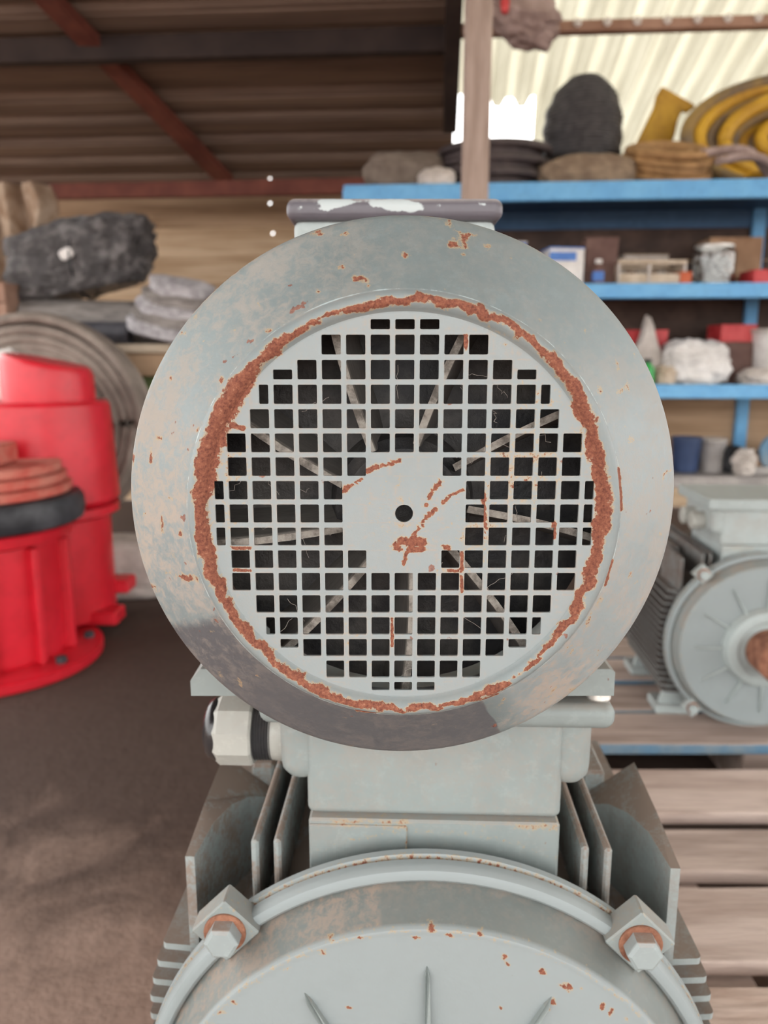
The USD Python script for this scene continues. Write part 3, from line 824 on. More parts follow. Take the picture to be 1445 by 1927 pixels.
    def neck_wear(v):
        rr = np.zeros(len(v))
        rr = np.maximum(rr, 0.50 * np.exp(-((v[:, 2] - .4635) / .0032) ** 2) * (v[:, 1] < .045) * np.clip(fbm(np.c_[v[:, 0] * 45, v[:, 0] * 0, v[:, 0] * 0], 2, 3) * 1.9 - .2, 0, 1))
        rr = np.maximum(rr, 0.48 * np.exp(-((v[:, 0] + .0175) / .0018) ** 2) * (v[:, 1] < .045))
        q = np.hypot(v[:, 0], v[:, 2] - A)
        rr = np.maximum(rr, 0.30 * np.exp(-((q - .2335) / .003) ** 2) * (v[:, 1] < .045))
        return np.stack([rr, 0.12 + 0 * rr, 0 * rr], 1)

    def dense(m, L):
        m = tm(m)
        return tm(m3.Manifold(m3.Mesh(np.asarray(m.vertices, np.float32), np.asarray(m.faces, np.uint32))).refine_to_length(L))

    L = .004 if near else .05
    part(t, 'box_neck', dense(bx(C - .0985, C + .0975, .0305, .255, A + .16, .4665, .002), L), paint, 30, neck_wear)
    part(t, 'neck_pad', dense(bx(C - .0980, C - .0210, .0285, .06, A + .17, .4625, .001), L), paint, 30, neck_wear)
    mid = rbox(C - .1005, C + .0995, .038, .258, .4655, .560, .006)
    tbx = [mid]
    for s in (-1, 1):
        for yy in (.056, .238):
            tbx.append(moved(lathe([(0, .4915), (.006, .492), (.0125, .4945), (.0165, .4995), (.0175, .506), (.0178, .56), (0, .56), (0, .4915)], 32), (C + s * .1055, yy, 0)))
        tbx.append(rbox(C + (-.1215 if s < 0 else .08), C + (-.08 if s < 0 else .1215), .058, .236, .497, .56, .006))
    box = part(t, 'terminal_box', cat(*tbx), paint, 30, lambda v: np.stack([0 * v[:, 0], 0.22 + 0 * v[:, 0], 0 * v[:, 0]], 1))
    if near:
        part(box, 'flange', rbox(C - .1360, C + .1360, .030, .268, .5445, .5645, .0085, 24), paint, 30)
        for s in (-1, 1):
            for yy in (.048, .25):
                sc = lathe([(0, .5640), (.0090, .5640), (.0095, .5655), (.0085, .5694), (.006, .5703), (0, .5703), (0, .5640)], 24)
                part(box, 'lid_screw', moved(sc, (C + s * .1255, yy, 0)), 'steel', 30, label='bright screw head on the box flange')
        gz, gy = .5125, .088
        gl = part(t, 'cable_gland', moved(lathe([(0, 0), (.0255, 0), (.0258, -.004), (.0248, -.014), (0, -.014), (0, 0)][::-1], 40, 'x'), (C - .1215, gy, gz)), 'gland_light', 30, lambda v: np.stack([0 * v[:, 0], 0 * v[:, 0], np.clip((vnoise(v * 90, 4) - .5) * 2, 0, .6)], 1), label='black cable gland with pale paint overspray')
        rings_ = [(0, -.012)]
        for i in range(7):
            x = -.012 - i * .0024
            rings_ += [(.0238, x), (.0256, x - .0012)]
        rings_ += [(.0238, -.029), (0, -.029), (0, -.012)]
        part(gl, 'thread', moved(lathe(rings_[::-1], 40, 'x'), (C - .1215, gy, gz)), 'gland', 30)
        nut = lathe([(0, -.028), (.0285, -.028), (.0300, -.030), (.0300, -.056), (.0270, -.060), (0, -.060), (0, -.028)][::-1], 10, 'x')
        part(gl, 'gland_nut', moved(nut, (C - .1215, gy, gz)), 'gland_light', False, label='ten-sided gland nut rubbed pale')
        part(gl, 'gland_cap', moved(lathe([(0, -.058), (.0268, -.058), (.0270, -.062), (.0240, -.067), (.016, -.0705), (0, -.0715), (0, -.058)][::-1], 40, 'x'), (C - .1215, gy, gz)), 'cap', 40, label='glossy black gland cap')
    else:
        part(box, 'lid', rbox(C - .140, C + .140, .026, .272, .556, .585, .006), 'far_paint', 30)
        part(box, 'side_gland', cat(moved(lathe([(0, 0), (.024, 0), (.024, -.03), (.02, -.034), (0, -.034), (0, 0)][::-1], 10, 'x'), (C - .1215, .11, .515)), moved(lathe([(0, 0), (.024, 0), (.024, -.03), (.02, -.034), (0, -.034), (0, 0)][::-1], 10, 'x'), (C - .1215, .18, .515))), 'gland_light', False)
    return t


LX, LY, LZ = 0.0350, 0.512, 0.13
big_motor('electric_motor', 'bigger dusty grey-green finned motor in the foreground carrying the fan-cover motor on its terminal box', (LX, LY, LZ), -2.2, 1, True)
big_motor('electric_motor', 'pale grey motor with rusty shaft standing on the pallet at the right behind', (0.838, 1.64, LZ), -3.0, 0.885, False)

# ================================================================== PALLETS
def pallet(label, planks, x0, x1, front_blue=False):
    p = thing('wooden_pallet', label, 'pallet', (0, 0, 0))
    for i, (d0, d1, mat, e0, e1) in enumerate(planks):
        m = bx(x0 + e0, x1 + e1, d0, d1, LZ - .024, LZ, .002)
        m = tm(m3.Manifold(m3.Mesh(np.asarray(m.vertices, np.float32), np.asarray(m.faces, np.uint32))).refine_to_length(.08))
        v = m.vertices
        v[:, 2] += 0.0022 * (vnoise(np.c_[v[:, 0] * 6, np.full(len(v), i * 3.7), v[:, 1] * 0], 2) - .8)
        v[:, 1] += 0.006 * (vnoise(np.c_[v[:, 0] * 4, np.full(len(v), i * 1.7), np.sign(v[:, 1] - (d0 + d1) / 2)], 5) - .5)
        m.vertices = v
        q = part(p, 'plank', m, mat, False)
        if front_blue:
            part(q, 'painted_edge', bx(x0 + e0, x1 + e1, d0 - .004, d0 + .001, LZ - .0235, LZ - .003), 'blue_edge', False, label='worn blue paint on the plank edge')
    lo, hi = planks[0][0], planks[-1][1]
    for xx in np.linspace(x0 + .05, x1 - .05, 3):
        part(p, 'bearer', bx(xx - .04, xx + .04, lo + .01, hi - .01, 0, LZ - .026, .003), 'pallet_b', False)
    return p


pallet('bare wooden pallet with wide gaps under the foreground motor', [(.50, .64, 'pallet', 0, 0), (.665, .78, 'pallet_b', 0, 0), (.785, .883, 'pallet_c', 0, -.01), (.927, 1.082, 'pallet', 0, .02), (1.120, 1.238, 'pallet_b', 0, 0), (1.286, 1.440, 'pallet', 0, .01)], -.2, 1.15)
pallet('blue-edged wooden pallet under the motor at the right', [(1.548, 1.695, 'pallet_b', 0, 0), (1.715, 1.86, 'pallet_b', 0, 0), (1.89, 2.03, 'pallet', 0, 0), (2.05, 2.2, 'pallet_b', 0, 0)], .16, 1.5, True)

# ================================================================== BLUE RACK
RX, RY = -0.165, 3.36
rack = thing('storage_rack', 'blue painted steel rack of four loaded shelves behind the motors', 'storage rack', (RX, RY, 0), rz=YAW)
RL, RD = 2.75, 0.52
SHZ = [(1.645, .072, 'blue'), (1.250, .060, 'blue'), (.842, .058, 'blue'), (.455, .05, 'grey_metal')]     # top, lip height
for zt, lip, mt in SHZ:
    s_ = part(rack, 'shelf', bx(0, RL, .02, RD, zt - .022, zt - .006, .002), 'navy' if mt == 'blue' else mt, False)
    part(s_, 'front_beam', bx(0, RL, -.012, .022, zt - lip + .006, zt + .006, .004), mt, False)
    if zt > 1.5:
        part(s_, 'rear_beam', bx(0, RL, RD - .03, RD, zt - .10, zt, .003), 'navy', False)
for xx in (.02, 1.85, 2.73):
    for yy in (.012, RD - .012):
        if xx == 1.85 and yy < .1:
            continue
        part(rack, 'upright', bx(xx - .028, xx + .028, yy + .012 if yy < .1 else yy - .04, yy + .05 if yy < .1 else yy - .002, 0, 1.64, .003), 'blue', False)


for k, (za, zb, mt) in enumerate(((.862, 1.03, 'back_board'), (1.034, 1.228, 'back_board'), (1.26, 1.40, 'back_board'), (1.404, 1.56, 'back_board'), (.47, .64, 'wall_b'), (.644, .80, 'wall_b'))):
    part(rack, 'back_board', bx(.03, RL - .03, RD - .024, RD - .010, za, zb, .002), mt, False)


def shelf_item(px, d, zshelf):
    """Where something stands on a shelf: seen at pixel column px, at depth d."""
    p = at(px, 600, d)
    lo, hi = 0, 1927
    for _ in range(40):
        mid = (lo + hi) / 2
        if at(px, mid, d)[2] > zshelf: lo = mid
        else: hi = mid
    p = at(px, (lo + hi) / 2, d)
    return np.array([p[0], d, zshelf])


def carton(name, label, w, dp, h, mat, loc, rz=0, flap=None, cat_='box'):
    """A closed carton whose lid flaps meet in a seam."""
    t = thing(name, label, cat_, loc, rz)
    part(t, 'body', bx(-w / 2, w / 2, -dp / 2, dp / 2, 0, h - .004, .003), mat, False)
    part(t, 'lid_flap', bx(-w / 2 - .001, w / 2 + .001, -dp / 2 - .001, -.001, h - .006, h, .001), flap or mat, False)
    part(t, 'lid_flap', bx(-w / 2 - .001, w / 2 + .001, .001, dp / 2 + .001, h - .006, h, .001), flap or mat, False)
    return t


T1, T2, T3, T4 = 1.639, 1.244, .836, .449
# --- second shelf
c_ = carton('carton', 'white carton with blue lid on the second shelf beside the fan cover', .15, .18, .17, 'white', shelf_item(1052, 3.48, T2), 5, 'blue_label')
part(c_, 'label', bx(-.076, .04, -.0915, -.089, .115, .150), 'blue_label', False, label='blue printed band')
carton('carton', 'small blue and white box at the left end of the second shelf', .10, .12, .20, 'blue_label', shelf_item(962, 3.5, T2), 0, 'white')
carton('carton', 'tall dark brown carton on the second shelf', .135, .16, .215, 'dark_card', shelf_item(1122, 3.50, T2), -4)
bt = thing('bottle', 'small blue-labelled bottle in front of the tall dark brown carton', 'bottle', shelf_item(1124, 3.385, T2))
part(bt, 'body', lathe([(0, 0), (.022, 0), (.024, .004), (.024, .075), (.012, .095), (.012, .102), (0, .102), (0, 0)], 32), 'dark_card', 40)
part(bt, 'label', lathe([(.0245, .030), (.0248, .031), (.0248, .068), (.0245, .069), (.0242, .05), (.0245, .030)], 32), 'blue_label', 40, label='blue bottle label')
part(bt, 'cap', lathe([(0, .102), (.014, .102), (.014, .118), (.012, .12), (0, .12), (0, .102)], 24), 'white', 40)
# open beige tray with dark fittings in it
tr_ = thing('tray', 'open beige cardboard tray of dark fittings on the second shelf', 'tray', shelf_item(1210, 3.47, T2), 3)
part(tr_, 'tray_wall', cat(bx(-.145, .145, -.09, -.084, 0, .062, .001), bx(-.145, .145, .084, .09, 0, .13, .001), bx(-.145, -.139, -.085, .085, 0, .10, .001), bx(.139, .145, -.085, .085, 0, .11, .001), bx(-.142, .142, -.086, .086, 0, .004)), 'beige', False)
part(tr_, 'top_strip', bx(-.147, .147, -.095, -.078, .100, .118, .002), 'beige', False)
for x0, x1 in ((-.147, -.138), (.136, .146), (-.02, -.008)):
    part(tr_, 'corner_upright', bx(x0, x1, -.094, -.082, 0, .10, .001), 'white_dirty', False)
for i in range(6):
    lo_ = np.array(shelf_item(1210, 3.47, T2)) + (-.11 + i * .044, -.02 + .02 * (i % 2), .005)
    solo('pipe_fitting', cat(lathe([(.010, 0), (.018, 0), (.018, .05), (.022, .052), (.022, .072), (.010, .072), (.010, 0)], 20), cyl(.012, (0, 0, .035), (.0, -.03, .035), 16)), 'dark_card' if i % 2 else 'grey_metal',
         f'{ORD[i]} pipe fitting from the left in the open beige tray', 'pipe fitting', lo_, group='pipe fittings in the beige tray')
carton('carton', 'white-topped low box behind the beige tray', .20, .10, .165, 'white_dirty', shelf_item(1205, 3.63, T2), 0, 'beige')
carton('carton', 'small orange-red box right of the beige tray', .05, .08, .07, 'orange_box', shelf_item(1281, 3.42, T2), 8)
jar = thing('jar', 'clear glass jar with glints on the second shelf near the upright', 'jar', shelf_item(1338, 3.47, T2))
part(jar, 'glass', lathe([(0, 0), (.085, 0), (.092, .008), (.092, .15), (.085, .168), (.078, .175), (.074, .175), (.080, .166), (.087, .148), (.087, .010), (0, .006), (0, 0)], 40), 'glass', 40)
part(jar, 'rim', lathe([(.072, .174), (.080, .174), (.081, .180), (.080, .186), (.072, .186), (.072, .174)], 40), 'steel', 40)
bs = []
for i in range(110):
    a, r, zz = rng.uniform(0, 6.28), .07 * math.sqrt(rng.uniform()), rng.uniform(.02, .14)
    bs.append(moved(trimesh.creation.icosphere(2, rng.uniform(.008, .012)), (r * math.cos(a), r * math.sin(a), zz)))
part(jar, 'bright_balls', cat(*bs), 'steel', True, label='shiny balls inside the jar', kind='stuff')
carton('carton', 'plain brown cardboard carton behind the glass jar', .23, .2, .235, 'brown_card', shelf_item(1362, 3.66, T2), -3)
carton('carton', 'flat red box on the second shelf right of the upright', .22, .14, .075, 'red_box', shelf_item(1450, 3.42, T2), 0)
# --- third shelf
carton('carton', 'red carton with white bag before it on the third shelf', .19, .15, .245, 'red_box', shelf_item(1200, 3.62, T3), 6)
pk = lump(.12, .11, .33, 3, .16, 2.2, .9)
pk.vertices[:, 0] *= np.interp(pk.vertices[:, 2], [0, .12, .33], [1.3, 1.0, .35]); pk.vertices[:, 1] *= np.interp(pk.vertices[:, 2], [0, .12, .33], [1.2, 1.0, .4])
solo('plastic_bag', pk, 'white_dirty', 'peaked soiled white bag tied at the top on the third shelf', 'bag', shelf_item(1212, 3.48, T3))
gb = thing('bottle', 'small bright green bottle on the third shelf at the cover edge', 'bottle', shelf_item(1216, 3.38, T3))
part(gb, 'body', lathe([(0, 0), (.028, 0), (.03, .004), (.03, .075), (.014, .095), (.014, .1), (0, .1), (0, 0)], 32), 'green', 40)
part(gb, 'cap', lathe([(0, .1), (.016, .1), (.016, .118), (0, .118), (0, .1)], 24), 'black', 40)
solo('plastic_bag', lump(.30, .20, .215, 5, .20, 2.6, .75), 'white', 'big rounded white plastic bag in the middle of the third shelf', 'bag', shelf_item(1300, 3.46, T3))
bk = carton('carton', 'dark carton on the third shelf between the white bag and bucket', .15, .14, .19, 'dark_card', shelf_item(1368, 3.56, T3), 0)
carton('carton', 'red carton lying on top of the dark carton on the third shelf', .165, .13, .075, 'red_box', shelf_item(1368, 3.56, T3) + (0, 0, .191), 5)
bu = thing('bucket', 'white plastic bucket with rim at the right of the third shelf', 'bucket', shelf_item(1450, 3.50, T3))
part(bu, 'pail', lathe([(0, 0), (.082, 0), (.086, .004), (.104, .235), (.101, .235), (.083, .008), (0, .006), (0, 0)], 48), 'white', 40)
part(bu, 'rim', lathe([(.103, .226), (.110, .228), (.110, .246), (.100, .246), (.100, .236), (.103, .226)], 48), 'white_dirty', 40)
solo('plastic_bag', lump(.17, .12, .085, 8, .2, 2.6, .75), 'white_dirty', 'small crumpled pinkish-white packet in front of the white bucket', 'packet', shelf_item(1425, 3.40, T3))
solo('plastic_bag', lump(.10, .10, .10, 11, .2, 2.6, .8), 'beige', 'small beige packet left of the big white bag', 'packet', shelf_item(1248, 3.42, T3))
# --- lowest shelf
nb = thing('bucket', 'dark blue plastic bucket on the lowest shelf', 'bucket', shelf_item(1288, 3.48, T4))
part(nb, 'pail', lathe([(0, 0), (.050, 0), (.054, .004), (.064, .15), (.061, .15), (.051, .008), (0, .006), (0, 0)], 40), 'navy_plastic', 40)
part(nb, 'rim', lathe([(.062, .144), (.068, .145), (.068, .158), (.061, .158), (.062, .144)], 40), 'navy_plastic', 40)
pt = thing('metal_can', 'dull grey metal can beside the dark blue bucket', 'can', shelf_item(1338, 3.50, T4))
part(pt, 'body', lathe([(0, 0), (.055, 0), (.058, .004), (.058, .14), (.055, .145), (0, .145), (0, 0)], 40), 'grey_metal', 40)
part(pt, 'rim', lathe([(.054, .138), (.061, .139), (.061, .150), (.054, .150), (.054, .138)], 40), 'white_dirty', 40)
solo('wrapped_part', lump(.10, .12, .13, 21, .15, 2.4, .7), 'black', 'black lumpy part right of the grey can on the lowest shelf', 'spare part', shelf_item(1376, 3.46, T4))
solo('rag', lump(.10, .09, .13, 22, .28, 3.0, .9), 'white_dirty', 'crumpled pale rag at the foot of the blue upright', 'rag', shelf_item(1398, 3.37, T4))
solo('spare_part', cat(bx(-.11, .11, -.04, .04, 0, .035, .004), cyl(.03, (-.05, 0, .035), (-.05, 0, .075), 24), cyl(.018, (.05, -.02, .05), (.10, .03, .05), 16)), 'grey_metal', 'grey machined part lying at the right of the lowest shelf', 'spare part', shelf_item(1428, 3.42, T4))
disc_ = thing('pulley', 'blue-grey disc pulley leaning at the right picture edge', 'pulley', shelf_item(1462, 3.41, T4) + (0, 0, .095))
part(disc_, 'rim', lathe([(.03, -.012), (.085, -.012), (.092, -.006), (.086, 0), (.092, .006), (.085, .012), (.03, .012), (.03, -.012)], 40, 'y'), 'blue_edge', 40)
part(disc_, 'hub', lathe([(0, -.02), (.03, -.02), (.032, -.016), (.032, .016), (0, .016), (0, -.02)], 32, 'y'), 'grey_metal', 40)
carton('carton', 'brown cardboard carton the pulley leans on', .30, .10, .09, 'brown_card', shelf_item(1462, 3.46, T4), 0)

# --- on top of the rack
def coil(R, turns, r, spread, layers, seed, flatz=1.0, jit=.01, sides=8, n=40):
    """One long hose laid in turns: out and in through the layers, from bottom to top."""
    g2 = np.random.default_rng(seed)
    pts = []
    for l in range(layers):
        rr = np.linspace(R - spread, R, turns) if l % 2 == 0 else np.linspace(R, R - spread, turns)
        for k, q in enumerate(rr):
            ph = g2.uniform(-1, 1) * jit; ph2 = g2.uniform(0, 6.28)
            q2 = rr[min(k + 1, turns - 1)]
            for i in range(n):
                u = i / n
                a = 2 * math.pi * u
                rad = q + (q2 - q) * u + ph * math.sin(a + ph2)
                pts.append((rad * math.cos(a), rad * math.sin(a), r + l * r * 1.75 * flatz + jit * .4 * math.sin(a * 2 + ph2)))
    return tube(pts, r, sides)


ws = []
n_ring = 32
for i in range(n_ring * 36):                            # black wire wound in a tall barrel
    u = i / (n_ring * 36)
    a = 2 * math.pi * (i % 36) / 36
    prof_r = .165 * (1 - .12 * ((.60 - u) / .60) ** 2) if u < .60 else .165 * math.sqrt(1 - ((u - .60) / .43) ** 2)
    ws.append(((prof_r + .004 * math.sin(a * 3 + u * 40)) * math.cos(a), (prof_r) * math.sin(a), .010 + u * .52 + .004 * math.sin(a + u * 9)))
wc = thing('wire_coil', 'tall dark barrel-shaped coil of black wire on top of the rack', 'coil', shelf_item(1089, 3.74, T1))
part(wc, 'winding', tube(ws, .0105, 8), 'wire', True)
part(wc, 'core', lathe([(0, .0), (.085, .0), (.125, .05), (.135, .2), (.14, .36), (.10, .47), (0, .50), (0, 0)], 36), 'wire', 40)
solo('hose_coil', coil(.235, 4, .016, .10, 7, 3), 'dark_hose', 'flat dark coil of hose on the rack between post and wire barrel', 'coil', shelf_item(925, 3.60, T1))
solo('sack', lump(.36, .22, .20, 31, .10, 2.2, .7), 'grey_sack', 'limp grey-brown sack at the left end of the rack top', 'sack', shelf_item(762, 3.56, T1))
solo('cloth_bundle', lump(.16, .10, .10, 37, .14, 2.6, .7), 'white_dirty', 'small pale cloth in front of the grey-brown sack', 'cloth', shelf_item(822, 3.42, T1))
solo('sack', lump(.40, .16, .155, 33, .12, 2.4, .7), 'brown_sack', 'folded tan sacking in front of the black wire barrel', 'sack', shelf_item(1104, 3.42, T1))
co = coil(.175, 4, .016, .085, 4, 5)
co.apply_transform(trimesh.transformations.rotation_matrix(math.radians(22), (1, 0, 0)))
co.apply_translation((0, 0, .075))
solo('hose_coil', co, 'orange_rope', 'orange-brown coil of hose lying tilted right of the wire barrel', 'coil', shelf_item(1247, 3.50, T1))
rp = [(-.16 + .34 * u, .02 * math.sin(u * 9), .10 + .07 * math.sin(u * 3.1) - .13 * u + .06) for u in np.linspace(0, 1, 30)]
solo('rope', cat(tube(rp, .018, 10), tube([(x + .05, y - .03, z - .035) for x, y, z in rp], .017, 10)), 'pink_rope', 'dusty pinkish rope ends lying before the yellow hose', 'rope', shelf_item(1390, 3.385, T1) + (0, 0, -.02))
# the big yellow hose: turns of a wide roll leaning back, seen edge on
yh = thing('hose_roll', 'large roll of thick dirty yellow hose leaning at the right of the rack top', 'hose roll', shelf_item(1535, 3.70, T1))
for i in range(8):
    R = .62 - .056 * i
    pts = []
    for u in np.linspace(0, 2 * math.pi, 73):
        w = .004 * math.sin(u * 3 + i)
        x, z_ = (R + w) * math.cos(u), (R * .42 + w) * math.sin(u)
        pts.append((x, .02 * math.sin(u + i) + (i % 3) * .030 - .03 + z_ * .2, z_ + .300 + x * .05 - .004 * i))
    part(yh, 'turn', tube(pts, .029 + .003 * (i % 2), 12), 'yellow' if i in (1, 3, 5, 6) else 'yellow_dirty', True)
fl_ = bx(-.075, .075, -.012, .012, 0, .46, .008)
fl_ = tm(m3.Manifold(m3.Mesh(np.asarray(fl_.vertices, np.float32), np.asarray(fl_.faces, np.uint32))).refine_to_length(.02))
v = fl_.vertices
v[:, 0] += np.interp(v[:, 2], [0, .46], [0, .20]) + .012 * np.sin(v[:, 2] * 30) * (v[:, 0] > 0)
v[:, 1] += .02 * np.sin(v[:, 2] * 8)
v[:, 2] -= np.where(v[:, 2] > .4, (v[:, 0] - .17) * .5, 0)
fl_.vertices = v
solo('flat_hose', fl_, 'yellow', 'stiff end of flat orange-yellow hose standing between wire barrel and hose roll', 'hose', shelf_item(1178, 3.80, T1) + (0, 0, .04))
solo('flat_hose', moved(coil(.11, 3, .018, .05, 3, 9), (0, 0, 0)), 'yellow', 'small coil of bright yellow hose at the right edge of the rack top', 'hose', shelf_item(1455, 3.53, T1))

solo('sack', lump(.95, .12, .46, 35, .10, 2.0, .7), 'brown_sack', 'dark brown backing added behind the yellow hose roll to close sky gaps', 'sack', shelf_item(1450, 3.95, T1))  # backing lump added to stop sky showing between the hose turns

# rumpled sack pushed up under the roof
hp = at(985, 28, 3.35)
hb = lump(.26, .16, .24, 41, .22, 2.2, .8, flat=False)
hb.vertices[:, 0] += (hb.vertices[:, 2]) * -.35
hs_ = thing('hanging_sack', 'rumpled grey-brown sack hanging under the roof edge right of the post', 'sack', hp)
part(hs_, 'cloth', hb, 'pink_rope', True)
part(hs_, 'red_patch', moved(lump(.035, .02, .075, 3, .1, 2, .8, 2, False), (-.085, -.075, .01)), 'red_box', True, label='small red printed patch')
part(hs_, 'tie', tube([(0.0, 0, .08), (0.02, .02, .20), (-.02, .03, .34)], .008, 6), 'pink_rope', True)

# ================================================================== LEFT: TABLE WITH TARPS
TBZ = 1.012
tbl = thing('table', 'rough pale-topped board table along the back on the left', 'table', (-1.45, 3.66, 0), rz=YAW)
for i in range(4):
    part(tbl, 'board', bx(-.95, .95, -.40 + i * .2 + .004, -.20 + i * .2 - .004, TBZ - .035, TBZ, .003), 'table', False)
part(tbl, 'apron', bx(-.9, .9, -.37, -.34, TBZ - .13, TBZ - .036, .003), 'wall_b', False)
part(tbl, 'lower_board', bx(-.9, .9, -.30, .36, .775, .80, .003), 'wall_b', False)
for sx in (-.85, .85):
    for sy in (-.34, .34):
        part(tbl, 'leg', bx(sx - .04, sx + .04, sy - .04, sy + .04, 0, TBZ - .036, .004), 'wall_b', False)


def on_table(px, d):
    return shelf_item(px, d, TBZ)


wr = lump(.62, .34, .345, 51, .15, 2.8, .62, 5)
wr.vertices[:, 2] += wr.vertices[:, 0] * .20
bun = thing('plastic_bundle', 'bulging bundle wrapped in black plastic lying on the grey rolls', 'bundle', on_table(168, 3.56) + (0, 0, .225))
part(bun, 'wrap', wr, 'black_wrap', True)
part(bun, 'tape', tube([(0.02 + .012 * math.sin(a), .178 * math.sin(a) * 0.99, .135 + .155 * math.cos(a)) for a in np.linspace(0, 6.28, 50)], .006, 6), 'black', True)
part(bun, 'pale_label', moved(lump(.060, .012, .045, 2, .05, 2, .6, 2, False), (-.005, -.172, .15), ry=-25), 'white', True, label='small pale label on the black plastic')


def roll(p0, p1, r, mat, name, label, seed, category='tarpaulin'):
    """A rolled tarpaulin: a dented cylinder with a spiral end."""
    p0, p1 = np.array(p0), np.array(p1)
    L = np.linalg.norm(p1 - p0)
    m = trimesh.creation.cylinder(r, L, sections=36)
    m = tm(m3.Manifold(m3.Mesh(np.asarray(m.vertices, np.float32), np.asarray(m.faces, np.uint32))).refine_to_length(.025))
    v = m.vertices
    k = 1 + .28 * (fbm(np.c_[v[:, :2] / r * 1.3, v[:, 2] * 3 + seed], 4, seed) - .5)
    v[:, :2] *= k[:, None]
    m.vertices = v
    T = trimesh.geometry.align_vectors((0, 0, 1), (p1 - p0) / L)
    m.apply_transform(T)
    sp = [((r * .9 - .0035 * i * r / .09) * math.cos(i * .35), (r * .9 - .0035 * i * r / .09) * math.sin(i * .35), L / 2 + .004) for i in range(24)]
    s = tube(sp, .004, 5)
    s.apply_transform(T)
    t = thing(name, label, category, (p0 + p1) / 2)
    part(t, 'roll', m, mat, 40)
    part(t, 'spiral_end', s, mat, True)
    return t


b0 = TBZ
roll((-1.58, 3.50, b0 + .10), (-.78, 3.56, b0 + .10), .098, 'tarp', 'tarp_roll', 'thick long grey tarpaulin roll under the black plastic bundle', 1)
roll((-1.50, 3.76, b0 + .095), (-.50, 3.80, b0 + .095), .09, 'tarp_dark', 'tarp_roll', 'dark tarpaulin roll behind the long grey roll', 2)
roll((-1.30, 3.345, b0 + .05), (-1.08, 3.35, b0 + .05), .045, 'tarp_dark', 'tarp_roll', 'thin dark tarpaulin roll at the table front edge', 3)
fd = thing('folded_tarp', 'folded pale grey tarpaulin draped over the table front edge by the cover', 'tarpaulin', (-.90, 3.30, b0 + .01))
for i in range(5):
    m = lump(.32 - .015 * i, .26, .075, 60 + i, .10, 2.5, .6, 4)
    m.vertices[:, 2] -= np.clip(-.06 - m.vertices[:, 1], 0, 1) * .5
    m.vertices[:, 2] += m.vertices[:, 0] * -.15
    part(fd, 'fold', moved(m, (.015 * i, .01 * i, .025 + i * .042)), 'tarp_pale' if i % 2 == 0 else 'tarp', True)
solo('sack', lump(.42, .22, .26, 66, .14, 2.4, .7), 'tarp', 'grey cloth heap behind the tarpaulin rolls near the wall', 'cloth heap', on_table(395, 4.03))
# hanging burlap and the reddish crate at the far left
bp_ = at(28, 415, 3.9)
xs, zs = np.linspace(-.24, .17, 60), np.linspace(-.40, .17, 40)
X, Zz = np.meshgrid(xs, zs, indexing='ij')
Yy = .045 * np.sin(X * 42 + .9 * np.sin(Zz * 9)) + .02 * np.sin(X * 90 + Zz * 4) + .05 * vnoise(np.stack([X * 6, Zz * 6, X * 0], -1), 5)
Vf = np.stack([X + .02 * np.sin(Zz * 20) * (X > .1), Yy, Zz], -1).reshape(-1, 3)
n, mm = X.shape
i, j = np.meshgrid(np.arange(n - 1), np.arange(mm - 1), indexing='ij')
q = np.stack([i * mm + j, (i + 1) * mm + j, (i + 1) * mm + j + 1, i * mm + j + 1], -1).reshape(-1, 4)
f1 = np.vstack([q[:, [0, 1, 2]], q[:, [0, 2, 3]]])
cl = trimesh.Trimesh(np.vstack([Vf, Vf + (0, .006, 0)]), np.vstack([f1, f1[:, ::-1] + len(Vf)]), process=False)
solo('hanging_cloth', cl, 'burlap', 'tan sacking hanging in folds at the upper left picture edge', 'cloth', bp_, smooth=True)
cr = thing('crate', 'reddish brown wooden crate at the left picture edge below the hanging sacking', 'crate', on_table(0, 3.50) + (-.04, 0, 0), rz=YAW)
for i in range(3):
    part(cr, 'slat', bx(-.17, .17, -.15, -.135, .005 + i * .085, .085 + i * .085, .002), 'crate', False)
part(cr, 'side', cat(bx(-.17, -.155, -.134, .15, 0, .255, .002), bx(.155, .17, -.134, .15, 0, .255, .002), bx(-.154, .154, .135, .15, 0, .255, .002), bx(-.154, .154, -.134, .134, 0, .012)), 'crate', False)

# grey hose coil standing on a pale sack, green can under the table
hcz = .245
hc = []
gq = np.random.default_rng(12)
for l in range(4):
    for k in range(8):
        R = .425 - k * .036 + gq.uniform(-.006, .006)
        ph = gq.uniform(0, 6.28)
        for u in np.linspace(0, 2 * math.pi, 60, endpoint=False):
            rad = R - .036 * u / 6.283 * (1 if l % 2 == 0 else 1) + .006 * math.sin(2 * u + ph)
            hc.append((rad * math.cos(u), l * .042 + .006 * math.sin(u + ph), rad * math.sin(u) + .445))
gc = at(62, 800, 2.98)
solo('hose_coil', tube(hc, .0195, 8), 'hose_grey', 'big grey-brown coil of hose standing upright behind the red pump', 'coil', (gc[0], 2.97, hcz), smooth=True)
solo('sack', lump(.80, .21, .27, 71, .06, 2.0, .55), 'white_dirty', 'pale full sack lying under the upright hose coil', 'sack', (gc[0] + .12, 3.05, 0))
solo('sack', lump(.24, .06, .42, 73, .14, 2.4, .7), 'white', 'bulging white sack leaning in the grey hose coil behind the red pump', 'sack', (at(0, 700, 2.88)[0] - .03, 2.917, .60))
gcn = thing('jerrycan', 'dull green can on the lower board of the table beside the cover', 'can', (at(278, 700, 3.5)[0], 3.50, .80))
part(gcn, 'body', rbox(-.06, .06, -.08, .08, 0, .125, .012), 'dull_green', 30)
part(gcn, 'cap', cyl(.018, (0.02, 0, .12), (0.02, 0, .145), 20), 'black', 30)
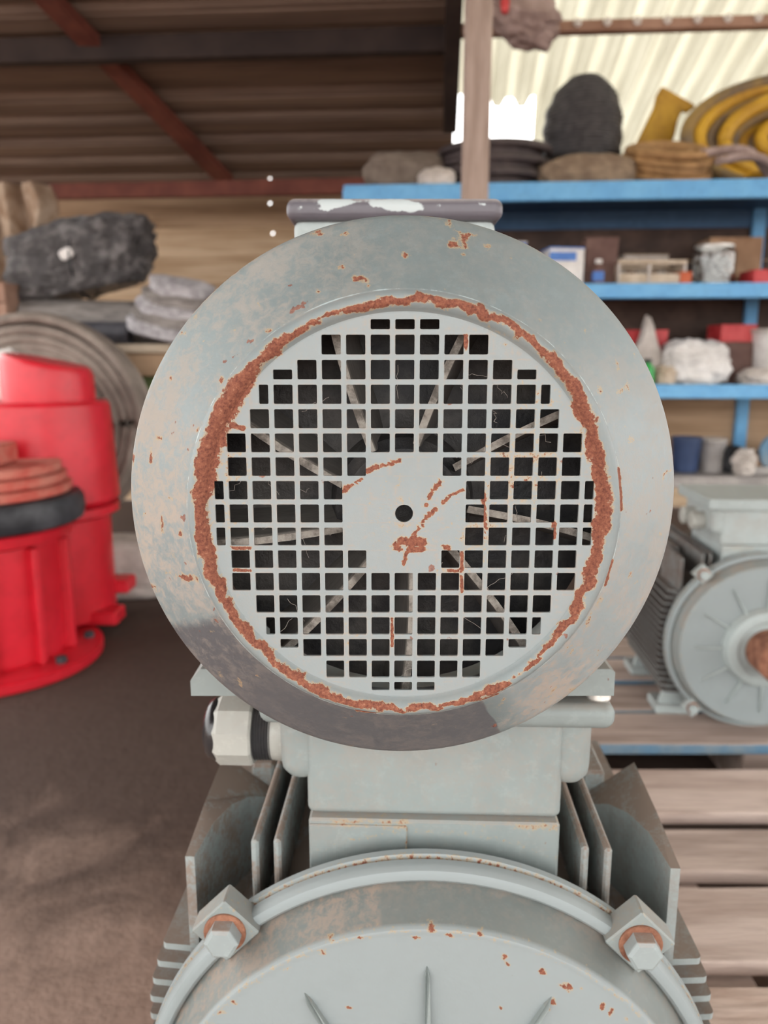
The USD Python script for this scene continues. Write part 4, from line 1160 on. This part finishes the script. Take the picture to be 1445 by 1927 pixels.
# ================================================================== RED PUMP
rp_ = thing('pump', 'bright red enamelled pump with a black rubber ring on the floor at the left', 'pump', (-1.19, 2.47, 0))
c1, c2 = (.012, .20), (-.07, -.12)
part(rp_, 'motor_housing', moved(lathe([(0, .455), (.215, .455), (.232, .468), (.236, .48), (.228, .70), (.222, .800), (.212, .812), (0, .815), (0, .455)], 72), (*c1, 0)), 'red', 35)
cap = lathe([(0, .80), (.148, .80), (.150, .81), (.148, .955), (.135, .975), (0, .985), (0, .80)], 64)
cap.vertices[:, 2] -= np.where(cap.vertices[:, 2] > .9, (cap.vertices[:, 0] + .14) * .20, 0)
part(rp_, 'outlet_stub', moved(cap, (c1[0] + .03, c1[1], 0)), 'red', 35)
part(rp_, 'lower_housing', moved(lathe([(0, .05), (.195, .05), (.200, .06), (.200, .41), (.232, .425), (.232, .453), (0, .453), (0, .05)], 64), (*c1, 0)), 'red', 35)
part(rp_, 'casing', moved(lathe([(0, .035), (.225, .035), (.232, .05), (.232, .40), (.265, .412), (.268, .44), (.26, .452), (0, .452), (0, .035)], 72), (*c2, 0)), 'red', 35)
part(rp_, 'rubber_ring', moved(lathe([(0, .452), (.288, .452), (.305, .462), (.312, .49), (.308, .525), (.295, .542), (0, .545), (0, .452)], 72), (*c2, 0)), 'rubber', 35, label='black rubber ring between the red plates')
for i in range(3):
    part(rp_, 'clamp_plate', moved(lathe([(0, .546 + i * .032), (.272 - i * .014, .546 + i * .032), (.276 - i * .014, .55 + i * .032), (.276 - i * .014, .572 + i * .032), (.268 - i * .014, .576 + i * .032), (0, .576 + i * .032), (0, .546 + i * .032)], 56), (*c2, 0)), 'red_dusty', 35)
part(rp_, 'top_block', bx(c2[0] - .10, c2[0] + .13, c2[1] - .15, c2[1] + .02, .643, .705, .006), 'red_dusty', False)
part(rp_, 'base_flange', moved(lathe([(0, 0), (.33, 0), (.335, .006), (.335, .03), (.325, .036), (0, .036), (0, 0)], 72), (*c2, 0)), 'red', 35)
for k, (lx, ly, lz) in enumerate(((.195, .08, .11), (.14, -.02, .16), (.20, -.07, .04))):
    part(rp_, 'lug', bx(c1[0] + lx - .07, c1[0] + lx + .05, c1[1] + ly - .05, c1[1] + ly + .05, lz, lz + .05, .008), 'red', False)
for a in (-62, -30, 5):
    th = math.radians(a)
    rbm = bx(.222, .262, -.012, .012, .036, .40, .004)
    part(rp_, 'rib', moved(moved(rbm, rz=a), (*c2, 0)), 'red', False)
for k in range(8):
    th = 2 * math.pi * k / 8 - .4
    part(rp_, 'bolt', moved(lathe([(0, .036), (.018, .036), (.018, .052), (.012, .056), (0, .056), (0, .036)], 6), (c2[0] + .29 * math.cos(th), c2[1] + .29 * math.sin(th), 0)), 'rubber', False)
